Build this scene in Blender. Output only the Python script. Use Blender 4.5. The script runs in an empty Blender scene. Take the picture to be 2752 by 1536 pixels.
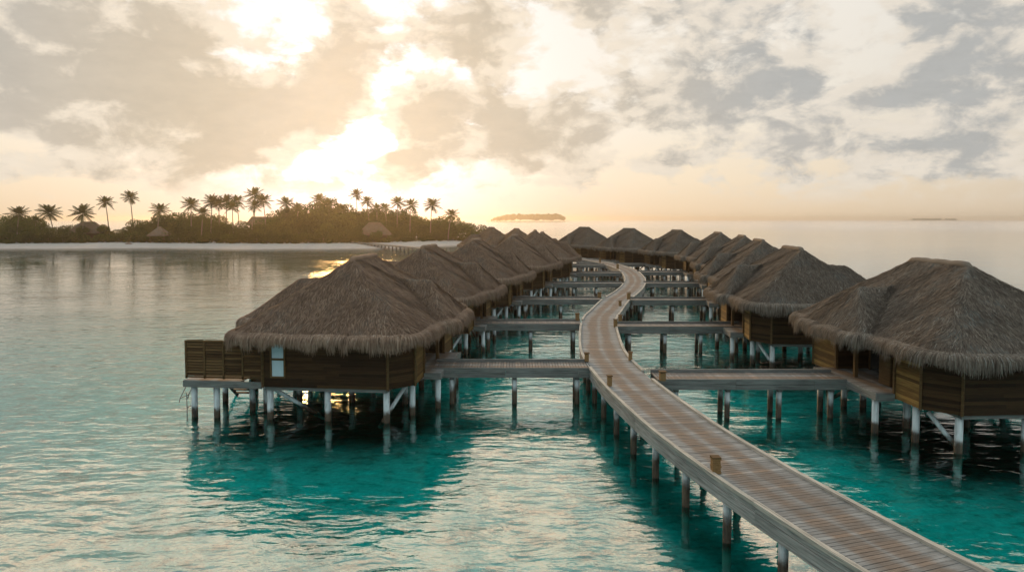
import bpy, math, random
import numpy as np
from mathutils import Vector, Matrix
R = math.radians
scene = bpy.context.scene
COL = scene.collection
rng = np.random.default_rng(7)
random.seed(7)

# ------------------------------------------------------------------ camera
CAM_H = 9.2
cam = bpy.data.cameras.new('camera'); camo = bpy.data.objects.new('camera', cam); COL.objects.link(camo)
camo.location = (0, 0, CAM_H); camo.rotation_euler = (R(87.0), 0, 0)
cam.sensor_width = 36.0; cam.lens = 24.0; cam.shift_y = -0.0303
cam.clip_start = 0.3; cam.clip_end = 30000
scene.camera = camo
scene.view_settings.view_transform = 'Standard'; scene.view_settings.look = 'None'
scene.view_settings.exposure = 0.0; scene.view_settings.gamma = 1.0
scene.render.engine = 'CYCLES'
cy = scene.cycles
cy.use_denoising = True
try: cy.denoiser = 'OPENIMAGEDENOISE'
except Exception: pass
cy.max_bounces = 8; cy.glossy_bounces = 4; cy.diffuse_bounces = 3; cy.transparent_max_bounces = 16; cy.volume_bounces = 0
cy.sample_clamp_indirect = 4.0; cy.caustics_reflective = False; cy.caustics_refractive = False
cy.use_adaptive_sampling = False

# ------------------------------------------------------------------ node helper
class NT:
    def __init__(s, tree): s.t = tree; s.n = tree.nodes; s.l = tree.links
    def new(s, typ, **kw):
        nd = s.n.new(typ)
        for k, v in kw.items(): setattr(nd, k, v)
        return nd
    def put(s, sock, v):
        if isinstance(v, bpy.types.NodeSocket): s.l.new(v, sock)
        else:
            if hasattr(sock.default_value, '__len__') and not hasattr(v, '__len__'): v = (v, v, v)
            if hasattr(sock.default_value, '__len__') and len(sock.default_value) == 4 and len(v) == 3: v = (*v, 1)
            sock.default_value = v
    def m(s, op, a, b=None, c=None, clamp=False):
        nd = s.new('ShaderNodeMath', operation=op, use_clamp=clamp)
        s.put(nd.inputs[0], a)
        if b is not None: s.put(nd.inputs[1], b)
        if c is not None: s.put(nd.inputs[2], c)
        return nd.outputs[0]
    def vm(s, op, a, b=None, c=None):
        nd = s.new('ShaderNodeVectorMath', operation=op)
        s.put(nd.inputs[0], a)
        if b is not None: s.put(nd.inputs[3] if op == 'SCALE' else nd.inputs[1], b)
        if c is not None: s.put(nd.inputs[2], c)
        return nd.outputs['Value'] if op in ('DOT_PRODUCT', 'LENGTH') else nd.outputs['Vector']
    def mix(s, f, a, b, blend='MIX'):
        nd = s.new('ShaderNodeMix', data_type='RGBA', blend_type=blend); nd.clamp_factor = True
        s.put(nd.inputs[0], f); s.put(nd.inputs[6], a); s.put(nd.inputs[7], b)
        return nd.outputs[2]
    def noise(s, vec, scale=1.0, detail=3.0, rough=0.5, dist=0.0, out='Fac'):
        nd = s.new('ShaderNodeTexNoise'); s.put(nd.inputs['Vector'], vec)
        nd.inputs['Scale'].default_value = scale; nd.inputs['Detail'].default_value = detail
        nd.inputs['Roughness'].default_value = rough; nd.inputs['Distortion'].default_value = dist
        return nd.outputs[out]
    def ramp(s, f, stops, interp='LINEAR'):
        nd = s.new('ShaderNodeValToRGB'); s.put(nd.inputs[0], f)
        cr = nd.color_ramp; cr.interpolation = interp
        while len(cr.elements) < len(stops): cr.elements.new(0.5)
        for e, (p, c) in zip(cr.elements, stops):
            e.position = p; e.color = (*c, 1) if hasattr(c, '__len__') else (c, c, c, 1)
        return nd.outputs[0]
    def smooth(s, v, lo, hi):
        nd = s.new('ShaderNodeMapRange', interpolation_type='SMOOTHSTEP')
        s.put(nd.inputs[0], v); nd.inputs[1].default_value = lo; nd.inputs[2].default_value = hi
        return nd.outputs[0]
    def sep(s, v):
        nd = s.new('ShaderNodeSeparateXYZ'); s.put(nd.inputs[0], v); return nd.outputs
    def comb(s, x, y, z):
        nd = s.new('ShaderNodeCombineXYZ')
        for i, v in enumerate((x, y, z)): s.put(nd.inputs[i], v)
        return nd.outputs[0]

# ------------------------------------------------------------------ sky
SUN_AZ, SUN_EL = -12.6, 11.5
SD = Vector((math.sin(R(SUN_AZ)) * math.cos(R(SUN_EL)), math.cos(R(SUN_AZ)) * math.cos(R(SUN_EL)), math.sin(R(SUN_EL))))
world = bpy.data.worlds.new('World'); scene.world = world; world.use_nodes = True
w = NT(world.node_tree); w.n.clear()
wout = w.new('ShaderNodeOutputWorld'); bg = w.new('ShaderNodeBackground'); w.l.new(bg.outputs[0], wout.inputs[0])
D = w.vm('NORMALIZE', w.new('ShaderNodeTexCoord').outputs['Generated'])
dx, dy, dz = w.sep(D)
el = w.m('MULTIPLY', w.m('ARCSINE', dz), 57.2958)
az = w.m('MULTIPLY', w.m('ARCTAN2', dx, dy), 57.2958)
elp = w.m('MAXIMUM', el, 0.0)
# cloud banks, in degrees of azimuth and elevation: (az, el, half width, half height, weight)
BANKS = [(-32.1,12.3,6.5,3.6,1.15),(-26,12.4,5.5,3.2,.85),(-28.6,9.3,7.5,1.15,.8),(-36.3,6.9,2.4,1.0,.8),(-32.4,6.2,1.5,.9,.45),
 (-24.6,6.7,4.6,1.8,.75),(-19.4,7.8,3.9,2.1,.8),(-21.9,4.6,2.4,.8,.5),(-13.0,14.3,3.0,3.0,1.0),(-14.8,9.6,2.0,2.0,1.15),
 (-3.2,14.7,2.8,3.3,.95),(-7.2,8.2,2.2,2.2,1.3),(-.6,6.7,2.0,2.0,.7),(-9.3,4.4,2.4,.7,1.0),(2.5,7.0,3.6,1.9,.9),
 (14.8,16.1,6.5,2.1,.85),(12.3,9.8,5.6,2.1,1.0),(20,9.6,4.1,1.8,1.05),(21.5,12.8,3.5,1.4,.6),(33.4,12.3,4.8,3.3,1.25),
 (32.6,9.2,5.0,1.1,.9),(20.7,5.9,4.1,.9,.5),(31.4,5.1,6.0,1.5,.6),(11.5,4.8,2.8,.6,.45),(3.0,4.2,1.9,.5,.4),(7,15.4,2,1.9,.45),
 (-33,3.6,5,.8,.35),(-24,2.6,6,.6,.25),(24,3.0,7,.7,.3),
 (-17.4,15.9,1.8,1.3,-.5),(-12.3,5.6,2.8,1.3,-.8),(-7.2,12.4,1.1,1.2,-.35),(4.6,12.4,1.9,1.9,-.32),(25.6,14.6,1.7,1.9,-.6),(28.6,10.9,2.9,1.4,-.55),(-30,7.3,5,1.0,-.4),(15,7.0,7,.9,-.3)]
warp = w.noise(w.vm('MULTIPLY', D, (1, 1, 2.0)), 9.0, 4, 0.55, out='Color')
ae = w.comb(az, el, 0.0)
aew = w.vm('ADD', ae, w.vm('MULTIPLY', w.vm('SUBTRACT', warp, (.5, .5, .5)), (5.5, 2.6, 0)))
acc = None
for (a, e, sa, se, wt) in BANKS:
    v = w.vm('MULTIPLY', w.vm('SUBTRACT', aew, (a, e, 0)), (1 / sa, 1 / se, 0))
    g = w.m('POWER', 2.71828, w.m('MULTIPLY', w.vm('DOT_PRODUCT', v, v), -0.62))
    acc = w.m('MULTIPLY', g, wt) if acc is None else w.m('MULTIPLY_ADD', g, wt * (.98 if wt > 0 and e > 8.2 else 1.6 if wt > 0 else 1.0), acc)
# above the frame the cover simply goes on as broken cloud
acc = w.m('ADD', acc, w.m('MULTIPLY', w.smooth(el, 16.5, 26.0), 0.10))
cv = w.vm('MULTIPLY', D, (1, 1, 1.7))
f1 = w.noise(cv, 15.0, 8, 0.58, 0.25)
f2 = w.noise(w.vm('ADD', w.vm('MULTIPLY', D, (1, 1, 2.6)), (3.1, 0, 0)), 26.0, 5, 0.6)
dens0 = w.m('ADD', acc, w.m('MULTIPLY', w.m('SUBTRACT', f1, 0.5), 3.9))
dens0 = w.m('ADD', dens0, w.m('MULTIPLY', w.m('SUBTRACT', f2, 0.5), 0.8))
f1u = w.noise(w.vm('ADD', cv, tuple(SD * .012 + Vector((0, 0, .020)))), 15.0, 5, 0.58, 0.25)
relief = w.m('MULTIPLY', w.m('SUBTRACT', f1, f1u), 5.5)   # bright where the cloud thins towards the sun
lowfade = w.smooth(el, 0.4, 3.2)
dens = w.m('MULTIPLY', w.m('MULTIPLY', w.smooth(dens0, -0.06, 0.68), lowfade), w.m('MULTIPLY_ADD', w.smooth(el, 19.0, 30.0), -.75, 1.0))
thick = w.m('MULTIPLY', w.smooth(w.m('SUBTRACT', dens0, relief), 0.20, 1.35), lowfade)
# clear air behind the clouds
GD = Vector((math.sin(R(-12.6)) * math.cos(R(6)), math.cos(R(-12.6)) * math.cos(R(6)), math.sin(R(6))))
sdot = w.vm('DOT_PRODUCT', D, tuple(GD))
ang = w.m('MULTIPLY', w.m('ARCCOSINE', w.m('MINIMUM', sdot, 0.99999)), 57.2958)
def lobe(width): return w.m('POWER', 2.71828, w.m('MULTIPLY', w.m('MULTIPLY', ang, ang), -1.0 / (width * width)))
ed = w.m('DIVIDE', elp, 90.0)
clear = w.ramp(ed, [(0, (.82, .64, .44)), (.035, (.88, .74, .56)), (.10, (.89, .82, .71)), (.20, (.92, .86, .77)), (.28, (1.1, .95, .80)), (.40, (.86, .90, .90)), (1, (.76, .86, .90))])
away = w.smooth(ang, 22.0, 75.0)
clear = w.mix(w.m('MULTIPLY', away, 0.75), clear, w.ramp(ed, [(0, (.46, .42, .36)), (.12, (.46, .46, .44)), (.4, (.78, .84, .86)), (1, (.76, .86, .90))]))
behind = w.smooth(ang, 70.0, 130.0)
clear = w.mix(behind, clear, (.80, .94, .98))
nish = w.new('ShaderNodeTexSky', sky_type='NISHITA'); nish.sun_disc = False
nish.sun_elevation = R(SUN_EL); nish.sun_rotation = R(SUN_AZ)
nish.air_density = 1.2; nish.dust_density = 2.0
clear = w.vm('ADD', clear, w.vm('SCALE', nish.outputs[0], 0.005))
glow = w.vm('ADD', w.vm('SCALE', (.06, .16, .42), w.m('MULTIPLY', lobe(13.0), 0.9)), w.vm('ADD', w.vm('SCALE', (1.0, .93, .80), w.m('MULTIPLY', lobe(14.0), 0.13)), w.vm('SCALE', (.80, .92, 1.0), w.m('MULTIPLY', lobe(6.5), 0.45))))
clear = w.vm('ADD', clear, glow)
# clouds: thin rims glow, thick bellies turn grey; warm near the sun, blue-grey away from it
cfar = w.smooth(ang, 10.0, 36.0)
rim = w.mix(cfar, (.93, .80, .63), (.80, .73, .63))
belly = w.mix(cfar, (.64, .535, .395), (.435, .44, .43))
belly = w.mix(w.m('MULTIPLY', w.smooth(w.noise(D, 5.0, 2), .45, .65), 0.35), belly, w.mix(cfar, (.70, .59, .46), (.56, .51, .45)))
cl = w.mix(thick, rim, belly)
cl = w.vm('SCALE', cl, w.m('MULTIPLY_ADD', w.m('SUBTRACT', f2, 0.5), 0.25, 1.0))
cl = w.vm('ADD', cl, w.vm('SCALE', (1.0, .80, .50), w.m('MULTIPLY', lobe(9.0), 0.08)))
cl = w.mix(behind, cl, (.50, .57, .61))
cl = w.mix(w.smooth(el, 18.0, 40.0), cl, w.mix(cfar, (.95, .82, .68), (.66, .64, .62)))
sky = w.mix(w.m('MULTIPLY', dens, 0.93), clear, cl)
# added bright peach band above the frame, sun's side, to brighten the water
hb = w.m('MULTIPLY', w.m('MULTIPLY', w.smooth(el, 17.5, 22.0), w.smooth(el, 37.0, 27.0)), w.smooth(dy, .45, .8))
hb = w.m('MULTIPLY', hb, w.smooth(f1, .34, .60))
sky = w.vm('ADD', sky, w.vm('SCALE', (3.1, 1.95, 1.2), hb))
w.l.new(sky, bg.inputs[0]); bg.inputs[1].default_value = 1.0
world.cycles.sampling_method = 'MANUAL'; world.cycles.sample_map_resolution = 1024

sun = bpy.data.lights.new('sun', 'SUN'); suno = bpy.data.objects.new('sun', sun); COL.objects.link(suno)
sun.energy = 1.9; sun.angle = R(8.0); sun.color = (1.0, .56, .20)
suno.rotation_euler = SD.to_track_quat('Z', 'Y').to_euler()

# ------------------------------------------------------------------ object helpers
def tag(o, label=None, cat=None, group=None, kind=None):
    if label: o['label'] = label
    if cat: o['category'] = cat
    if group: o['group'] = group
    if kind: o['kind'] = kind
    return o
def empty(name, loc=(0, 0, 0), rz=0.0):
    o = bpy.data.objects.new(name, None); COL.objects.link(o)
    o.location = loc; o.rotation_euler = (0, 0, rz); o.empty_display_size = 0.3
    return o
def copy_tree(o, parent=None):
    c = o.copy(); COL.objects.link(c); c.parent = parent
    for ch in list(o.children): copy_tree(ch, c)
    return c

class MB:
    """collects faces with a per-face random value and UVs"""
    def __init__(s): s.v = []; s.f = []; s.r = []; s.uv = []
    def poly(s, pts, rnd=0.5, uv=None):
        b = len(s.v); s.v.extend(tuple(p) for p in pts); s.f.append(tuple(range(b, b + len(pts)))); s.r.append(rnd)
        s.uv.append(uv or [(p[0], p[1]) for p in pts])
    def hexa(s, p, rnd=0.5, uv=None):
        # p: 4 bottom + 4 top, counter-clockwise from above
        b = len(s.v); s.v.extend(tuple(q) for q in p)
        fs = [(3, 2, 1, 0), (4, 5, 6, 7), (0, 1, 5, 4), (1, 2, 6, 5), (2, 3, 7, 6), (3, 0, 4, 7)]
        for f in fs:
            s.f.append(tuple(b + i for i in f)); s.r.append(rnd)
            if uv: s.uv.append([uv[i % 4] for i in f])
            else: s.uv.append([(p[i][0] + p[i][1], p[i][2]) for i in f])
    def box(s, c, sz, rz=0.0, rnd=0.5):
        hx, hy, hz = sz[0] / 2, sz[1] / 2, sz[2] / 2; ca, sa = math.cos(rz), math.sin(rz)
        P = []
        for z in (-hz, hz):
            for x, y in ((-hx, -hy), (hx, -hy), (hx, hy), (-hx, hy)):
                P.append((c[0] + x * ca - y * sa, c[1] + x * sa + y * ca, c[2] + z))
        s.hexa(P, rnd)
    def bar(s, a, b, wd, ht, rnd=0.5):
        a, b = Vector(a), Vector(b); d = (b - a).normalized()
        up = Vector((0, 0, 1)) if abs(d.z) < .95 else Vector((0, 1, 0))
        sd = d.cross(up).normalized() * wd / 2; u = sd.cross(d).normalized() * ht / 2
        s.hexa([a - sd - u, b - sd - u, b + sd - u, a + sd - u, a - sd + u, b - sd + u, b + sd + u, a + sd + u][::1], rnd)
    def tube(s, pts, rad, n=10, rnd=0.5, cap=True):
        pts = [Vector(p) for p in pts]; rad = rad if hasattr(rad, '__len__') else [rad] * len(pts)
        b = len(s.v); L = 0
        for i, p in enumerate(pts):
            d = (pts[min(i + 1, len(pts) - 1)] - pts[max(i - 1, 0)]).normalized()
            up = Vector((0, 0, 1)) if abs(d.z) < .9 else Vector((1, 0, 0))
            x = d.cross(up).normalized(); y = d.cross(x).normalized()
            for k in range(n):
                a = 2 * math.pi * k / n; s.v.append(tuple(p + (x * math.cos(a) + y * math.sin(a)) * rad[i]))
        for i in range(len(pts) - 1):
            L2 = L + (pts[i + 1] - pts[i]).length
            for k in range(n):
                k2 = (k + 1) % n
                s.f.append((b + i * n + k, b + i * n + k2, b + (i + 1) * n + k2, b + (i + 1) * n + k)); s.r.append(rnd)
                s.uv.append([(k / n, L), ((k + 1) / n, L), ((k + 1) / n, L2), (k / n, L2)])
            L = L2
        if cap:
            for i, rv in ((0, 1), (len(pts) - 1, 0)):
                f = [b + i * n + k for k in range(n)]
                s.f.append(tuple(f[::-1] if rv else f)); s.r.append(rnd); s.uv.append([(0, 0)] * n)
    def mesh(s, name, mat, smooth=False):
        me = bpy.data.meshes.new(name); me.from_pydata(s.v, [], s.f)
        a = me.attributes.new('rnd', 'FLOAT', 'FACE'); a.data.foreach_set('value', np.array(s.r, dtype=np.float32))
        ul = me.uv_layers.new(name='UVMap'); ul.data.foreach_set('uv', np.array([c for f in s.uv for c in f], dtype=np.float32).ravel())
        me.materials.append(mat)
        if smooth: me.polygons.foreach_set('use_smooth', [True] * len(s.f))
        me.update(); return me
    def build(s, name, mat, parent=None, smooth=False, fixn=False):
        me = s.mesh(name, mat, smooth)
        if fixn:
            import bmesh
            bm = bmesh.new(); bm.from_mesh(me); bmesh.ops.recalc_face_normals(bm, faces=bm.faces); bm.to_mesh(me); bm.free()
        o = bpy.data.objects.new(name, me); COL.objects.link(o); o.parent = parent
        return o
def np_mesh(name, V, F, mat, rnd=None, smooth=False, parent=None):
    """V (n,3), F (m,4) arrays"""
    me = bpy.data.meshes.new(name)
    V = np.asarray(V, np.float32); F = np.asarray(F, np.int32); k = F.shape[1]
    me.vertices.add(len(V)); me.vertices.foreach_set('co', V.ravel())
    me.loops.add(F.size); me.loops.foreach_set('vertex_index', F.ravel())
    me.polygons.add(len(F)); me.polygons.foreach_set('loop_start', np.arange(0, F.size, k, dtype=np.int32))
    me.polygons.foreach_set('loop_total', np.full(len(F), k, np.int32))
    if smooth: me.polygons.foreach_set('use_smooth', np.ones(len(F), bool))
    me.update(calc_edges=True)
    if rnd is not None:
        a = me.attributes.new('rnd', 'FLOAT', 'FACE'); a.data.foreach_set('value', np.asarray(rnd, np.float32))
    me.materials.append(mat)
    o = bpy.data.objects.new(name, me); COL.objects.link(o); o.parent = parent
    return o

# ------------------------------------------------------------------ materials
def mat(name):
    m = bpy.data.materials.new(name); m.use_nodes = True; t = NT(m.node_tree); t.n.clear()
    o = t.new('ShaderNodeOutputMaterial'); return m, t, o
def principled(t, o, color, rough=0.8, bump=None, bd=0.01, spec=0.3, bs=1.0):
    p = t.new('ShaderNodeBsdfPrincipled'); t.put(p.inputs['Base Color'], color); t.put(p.inputs['Roughness'], rough)
    p.inputs['Specular IOR Level'].default_value = spec
    if bump is not None:
        b = t.new('ShaderNodeBump'); b.inputs['Distance'].default_value = bd; b.inputs['Strength'].default_value = bs
        t.put(b.inputs['Height'], bump); t.l.new(b.outputs[0], p.inputs['Normal'])
    t.l.new(p.outputs[0], o.inputs[0]); return p
def attr(t): return t.new('ShaderNodeAttribute', attribute_name='rnd').outputs['Fac']
def objc(t): return t.new('ShaderNodeTexCoord').outputs['Object']
def uvc(t): return t.new('ShaderNodeTexCoord').outputs['UV']

def mk_deck():
    m, t, o = mat('weathered_deck'); uv = uvc(t); r = attr(t); u, v, _ = t.sep(uv)
    # u runs along the walk, v across it (the plank's own length); the tread is worn brown, the margins silver
    st = t.noise(t.comb(t.m('MULTIPLY_ADD', r, 37.0, t.m('MULTIPLY', u, 14.0)), t.m('MULTIPLY', v, 1.1), r), 2.2, 4, .6)
    patch = t.noise(t.comb(t.m('MULTIPLY', u, .22), t.m('MULTIPLY', v, 1.6), 0), 1.0, 3, .55)
    jit = t.noise(t.comb(t.m('MULTIPLY', r, 91.0), t.m('MULTIPLY', v, .7), 0), 1.0, 2, .5)
    av = t.m('ABSOLUTE', v)
    lane = t.smooth(t.m('ADD', t.m('ABSOLUTE', t.m('SUBTRACT', av, .40)), t.m('ADD', t.m('MULTIPLY', t.m('SUBTRACT', patch, .5), .7), t.m('MULTIPLY', t.m('SUBTRACT', jit, .5), .22))), .46, .12)
    worn = t.m('MULTIPLY', lane, t.m('MULTIPLY_ADD', r, .35, .6), clamp=True)
    grey = t.ramp(st, [(.25, (.17, .168, .155)), (.5, (.25, .255, .245)), (.75, (.36, .365, .355))])
    brown = t.ramp(st, [(.25, (.115, .083, .060)), (.55, (.190, .132, .090)), (.8, (.30, .225, .165))])
    c = t.mix(worn, grey, brown)
    c = t.vm('SCALE', c, t.m('MULTIPLY_ADD', t.m('POWER', r, 2.0), .46, .66))
    principled(t, o, c, .72, st, .006, .25); return m
def mk_grey_wood(name, k=1.0, tint=(1, 1, 1)):
    m, t, o = mat(name); uv = uvc(t); r = attr(t); u, v, _ = t.sep(uv)
    st = t.noise(t.comb(t.m('MULTIPLY', u, .7), t.m('MULTIPLY_ADD', r, 9.0, t.m('MULTIPLY', v, 16.0)), r), 1.4, 5, .65, .4)
    big = t.noise(t.comb(t.m('MULTIPLY', u, .5), v, r), 1.2, 3, .6)
    c = t.ramp(st, [(.28, (.075 * k, .073 * k, .068 * k)), (.46, (.22 * k * tint[0], .215 * k * tint[1], .20 * k * tint[2])), (.7, (.34 * k * tint[0], .325 * k * tint[1], .30 * k * tint[2]))])
    c = t.vm('SCALE', c, t.m('MULTIPLY_ADD', big, 1.0, .5))
    principled(t, o, c, .8, st, .012, .2); return m
def mk_wall(name, dark, mid, light):
    m, t, o = mat(name); r = attr(t); oc = objc(t)
    inf = t.new('ShaderNodeObjectInfo').outputs['Random']
    st = t.noise(t.vm('ADD', t.vm('MULTIPLY', oc, (1.2, 1.2, 22.0)), t.comb(t.m('MULTIPLY', r, 31.0), t.m('MULTIPLY', inf, 9.0), 0)), 1.3, 5, .6)
    v = t.m('ADD', t.m('MULTIPLY', st, .62), t.m('MULTIPLY', r, .42))
    c = t.ramp(v, [(.25, dark), (.52, mid), (.85, light)])
    principled(t, o, c, .7, st, .008, .12); return m
def mk_pile(w1=.62, w0=.30):
    m, t, o = mat('painted_concrete_pile'); g = t.new('ShaderNodeNewGeometry').outputs['Position']
    x, y, z = t.sep(g)
    n = t.noise(g, 3.0, 4, .6); n2 = t.noise(t.vm('MULTIPLY', g, (9, 9, 1.5)), 1.0, 4, .6)
    wet = t.smooth(t.m('ADD', z, t.m('MULTIPLY', t.m('SUBTRACT', n, .5), .55)), w1, w0)
    base = t.ramp(n2, [(.3, (.30, .33, .33)), (.5, (.50, .55, .55)), (.7, (.60, .66, .66))])
    wetc = t.ramp(n2, [(.35, (.025, .020, .015)), (.6, (.075, .055, .035)), (.8, (.12, .10, .07))])
    sub = t.smooth(z, -.05, -.5)
    principled(t, o, t.mix(sub, t.mix(wet, base, wetc), (.55, .58, .52)), .7, n2, .01, .3); return m
def mk_thatch(name, k=.70, tint=(1.04, .98, .94)):
    m, t, o = mat(name); oc = objc(t); nr = t.new('ShaderNodeTexCoord').outputs['Normal']
    inf = t.new('ShaderNodeObjectInfo').outputs['Random']
    oc = t.vm('ADD', oc, t.vm('SCALE', (7, 3, 0), inf))
    nx, ny, nz = t.sep(nr); sel = t.smooth(t.m('SUBTRACT', t.m('ABSOLUTE', nx), t.m('ABSOLUTE', ny)), -.08, .08)
    wob = t.vm('ADD', oc, t.vm('SCALE', t.noise(oc, 1.6, 3, .6, out='Color'), .5))
    a = t.noise(t.vm('MULTIPLY', wob, (24, 2.6, 3.4)), 1.0, 4, .62); b = t.noise(t.vm('MULTIPLY', wob, (2.6, 24, 3.4)), 1.0, 4, .62)
    st = t.m('ADD', t.m('MULTIPLY', b, sel), t.m('MULTIPLY', a, t.m('SUBTRACT', 1.0, sel)))
    blot = t.noise(oc, .7, 4, .65)
    c = t.ramp(st, [(.30, (.050 * k, .036 * k, .027 * k)), (.48, (.155 * k, .104 * k, .072 * k)), (.68, (.29 * k, .215 * k, .155 * k))])
    c = t.mix(t.smooth(blot, .46, .68), c, t.mix(.5, c, (.13 * k, .15 * k, .14 * k)))
    c = t.vm('SCALE', c, t.m('MULTIPLY_ADD', blot, .7, .65))
    c = t.vm('MULTIPLY', c, tint); c = t.vm('SCALE', c, t.m('MULTIPLY_ADD', inf, .24, .88))
    principled(t, o, c, .9, st, .05, .12); return m
def mk_straw(name='straw', k=.74, tint=(1.04, .98, .94)):
    m, t, o = mat(name); r = attr(t)
    blot = t.noise(objc(t), .8, 3, .6)
    c = t.ramp(r, [(0, (.055 * k, .040 * k, .030 * k)), (.45, (.175 * k, .122 * k, .088 * k)), (.8, (.30 * k, .225 * k, .165 * k)), (1, (.36 * k, .32 * k, .27 * k))])
    c = t.vm('SCALE', c, t.m('MULTIPLY_ADD', blot, .7, .65))
    inf = t.new('ShaderNodeObjectInfo').outputs['Random']
    c = t.vm('MULTIPLY', c, tint); c = t.vm('SCALE', c, t.m('MULTIPLY_ADD', inf, .24, .88))
    principled(t, o, c, .85, None, .01, .15); return m
def mk_leaf(name, c0, c1, tr=.35):
    m, t, o = mat(name); r = attr(t); inf = t.new('ShaderNodeObjectInfo').outputs['Random']
    c = t.mix(r, c0, c1); c = t.vm('SCALE', c, t.m('MULTIPLY_ADD', inf, .5, .75))
    d = t.new('ShaderNodeBsdfDiffuse'); tl = t.new('ShaderNodeBsdfTranslucent'); mx = t.new('ShaderNodeMixShader')
    t.put(d.inputs[0], c); t.put(tl.inputs[0], t.vm('MULTIPLY', c, (1.5, 1.2, .5))); mx.inputs[0].default_value = tr
    t.l.new(d.outputs[0], mx.inputs[1]); t.l.new(tl.outputs[0], mx.inputs[2]); t.l.new(mx.outputs[0], o.inputs[0]); return m
def mk_plain(name, c, rough=.7, spec=.3, var=.3, scale=4.0):
    m, t, o = mat(name); n = t.noise(objc(t), scale, 4, .6)
    principled(t, o, t.vm('SCALE', c, t.m('MULTIPLY_ADD', n, var * 2, 1 - var)), rough, n, .004, spec); return m

M_deck = mk_deck()
M_fascia = mk_grey_wood('grey_fascia_boards', 1.15)
M_curb = mk_grey_wood('pale_curb_rail', 1.5, (1, .95, .86))
M_jbeam = mk_grey_wood('dark_grey_beam', .62, (.95, 1, 1))
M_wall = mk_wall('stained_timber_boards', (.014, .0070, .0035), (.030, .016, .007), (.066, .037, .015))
M_wall_sunlit = mk_wall('sunlit_timber_boards', (.055, .030, .011), (.125, .073, .024), (.30, .19, .060))  # lighter side boards, with the low sun's gold put into their colour
M_post = mk_wall('timber_post', (.035, .020, .009), (.085, .050, .022), (.16, .10, .042))
M_dark = mk_plain('louvre_gap_shade', (.018, .013, .009), .8)  # painted shade for the gaps between the screen slats
M_pile = mk_pile()
M_thatch = mk_thatch('thatch')
M_straw = mk_straw()
M_thatch_coollit = mk_thatch('cool_lit_thatch', .66, (.86, .97, 1.04)); M_straw_coollit = mk_straw('cool_lit_straw', .70, (.86, .97, 1.04))  # right row copies: weathered grey, mostly cooler light put into the colour
M_pile_wet = mk_pile(1.02, .55)
M_white = mk_plain('white_paint', (.72, .72, .70), .5, .4, .06)
M_pane = mk_plain('frosted_window_glass', (.46, .56, .60), .12, .6, .10, 9.0)
M_rust = mk_plain('weathered_block', (.20, .12, .05), .8, .2, .5, 20)
M_darkglass = mk_plain('dark_door_glass', (.03, .035, .035), .08, .6, .1)
M_metal = mk_plain('dull_metal_tube', (.22, .22, .21), .4, .5, .2)

# ------------------------------------------------------------------ water, seabed, island sand
def mk_water():
    m, t, o = mat('lagoon_water'); g = t.new('ShaderNodeNewGeometry').outputs['Position']
    x, y, z = t.sep(g)
    dist = t.vm('LENGTH', g)
    calm = t.smooth(t.noise(t.vm('MULTIPLY', g, (.004, .016, 0)), 1.0, 3, .55), .36, .62)
    loc = t.m('MULTIPLY_ADD', t.noise(t.vm('MULTIPLY', g, (.10, .13, 0)), 1.0, 2, .5), 1.3, .30)
    wv = t.vm('ADD', g, t.vm('SCALE', t.noise(t.vm('MULTIPLY', g, (.5, .5, 0)), 1, 2, .5, out='Color'), .9))
    n1 = t.noise(t.vm('MULTIPLY', wv, (.50, 1.15, 0)), 1.0, 2, .5)
    n2 = t.noise(t.vm('MULTIPLY', wv, (1.25, 2.9, 0)), 1.0, 3, .55, .3)
    n3 = t.noise(t.vm('MULTIPLY', g, (4.5, 9.0, 0)), 1.0, 2, .5)
    n0 = t.noise(t.vm('MULTIPLY', g, (.10, .22, 0)), 1.0, 2, .5)
    h = t.m('ADD', t.m('MULTIPLY', n1, .115), t.m('MULTIPLY', n2, .036))
    h = t.m('ADD', h, t.m('MULTIPLY', n3, .004)); h = t.m('ADD', h, t.m('MULTIPLY', n0, .11))
    h = t.m('MULTIPLY', h, loc)
    far = t.smooth(dist, 90.0, 900.0); mid = t.smooth(dist, 28.0, 130.0)
    st = t.m('MULTIPLY', t.m('SUBTRACT', 1.0, t.m('ADD', t.m('MULTIPLY', far, .17), t.m('MULTIPLY', mid, .62))), t.m('MULTIPLY_ADD', calm, .55, .5))
    b = t.new('ShaderNodeBump'); b.inputs['Distance'].default_value = 1.0
    t.put(b.inputs['Strength'], t.m('MULTIPLY', st, WAVE)); t.put(b.inputs['Height'], h)
    fr = t.new('ShaderNodeFresnel'); fr.inputs[0].default_value = 1.78; t.l.new(b.outputs[0], fr.inputs[1])
    gl = t.new('ShaderNodeBsdfGlossy'); t.put(gl.inputs['Roughness'], t.m('MULTIPLY_ADD', far, .10, .035)); t.l.new(b.outputs[0], gl.inputs['Normal'])
    gl.inputs[0].default_value = (1, 1, 1, 1)
    tr = t.new('ShaderNodeBsdfTransparent'); tr.inputs[0].default_value = (.05, .97, .94, 1)
    mx = t.new('ShaderNodeMixShader'); t.l.new(fr.outputs[0], mx.inputs[0]); t.l.new(tr.outputs[0], mx.inputs[1]); t.l.new(gl.outputs[0], mx.inputs[2])
    t.l.new(mx.outputs[0], o.inputs[0]); return m
WAVE = 1.05
M_water = mk_water()
def disc(name, z, rad, material, n=96):
    mb = MB(); mb.poly([(rad * math.cos(2 * math.pi * k / n), rad * math.sin(2 * math.pi * k / n), z) for k in range(n)])
    o = mb.build(name, material); return o
FARR = 5000
water = disc('sea', 0.0, FARR, M_water); tag(water, kind='structure')
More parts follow.
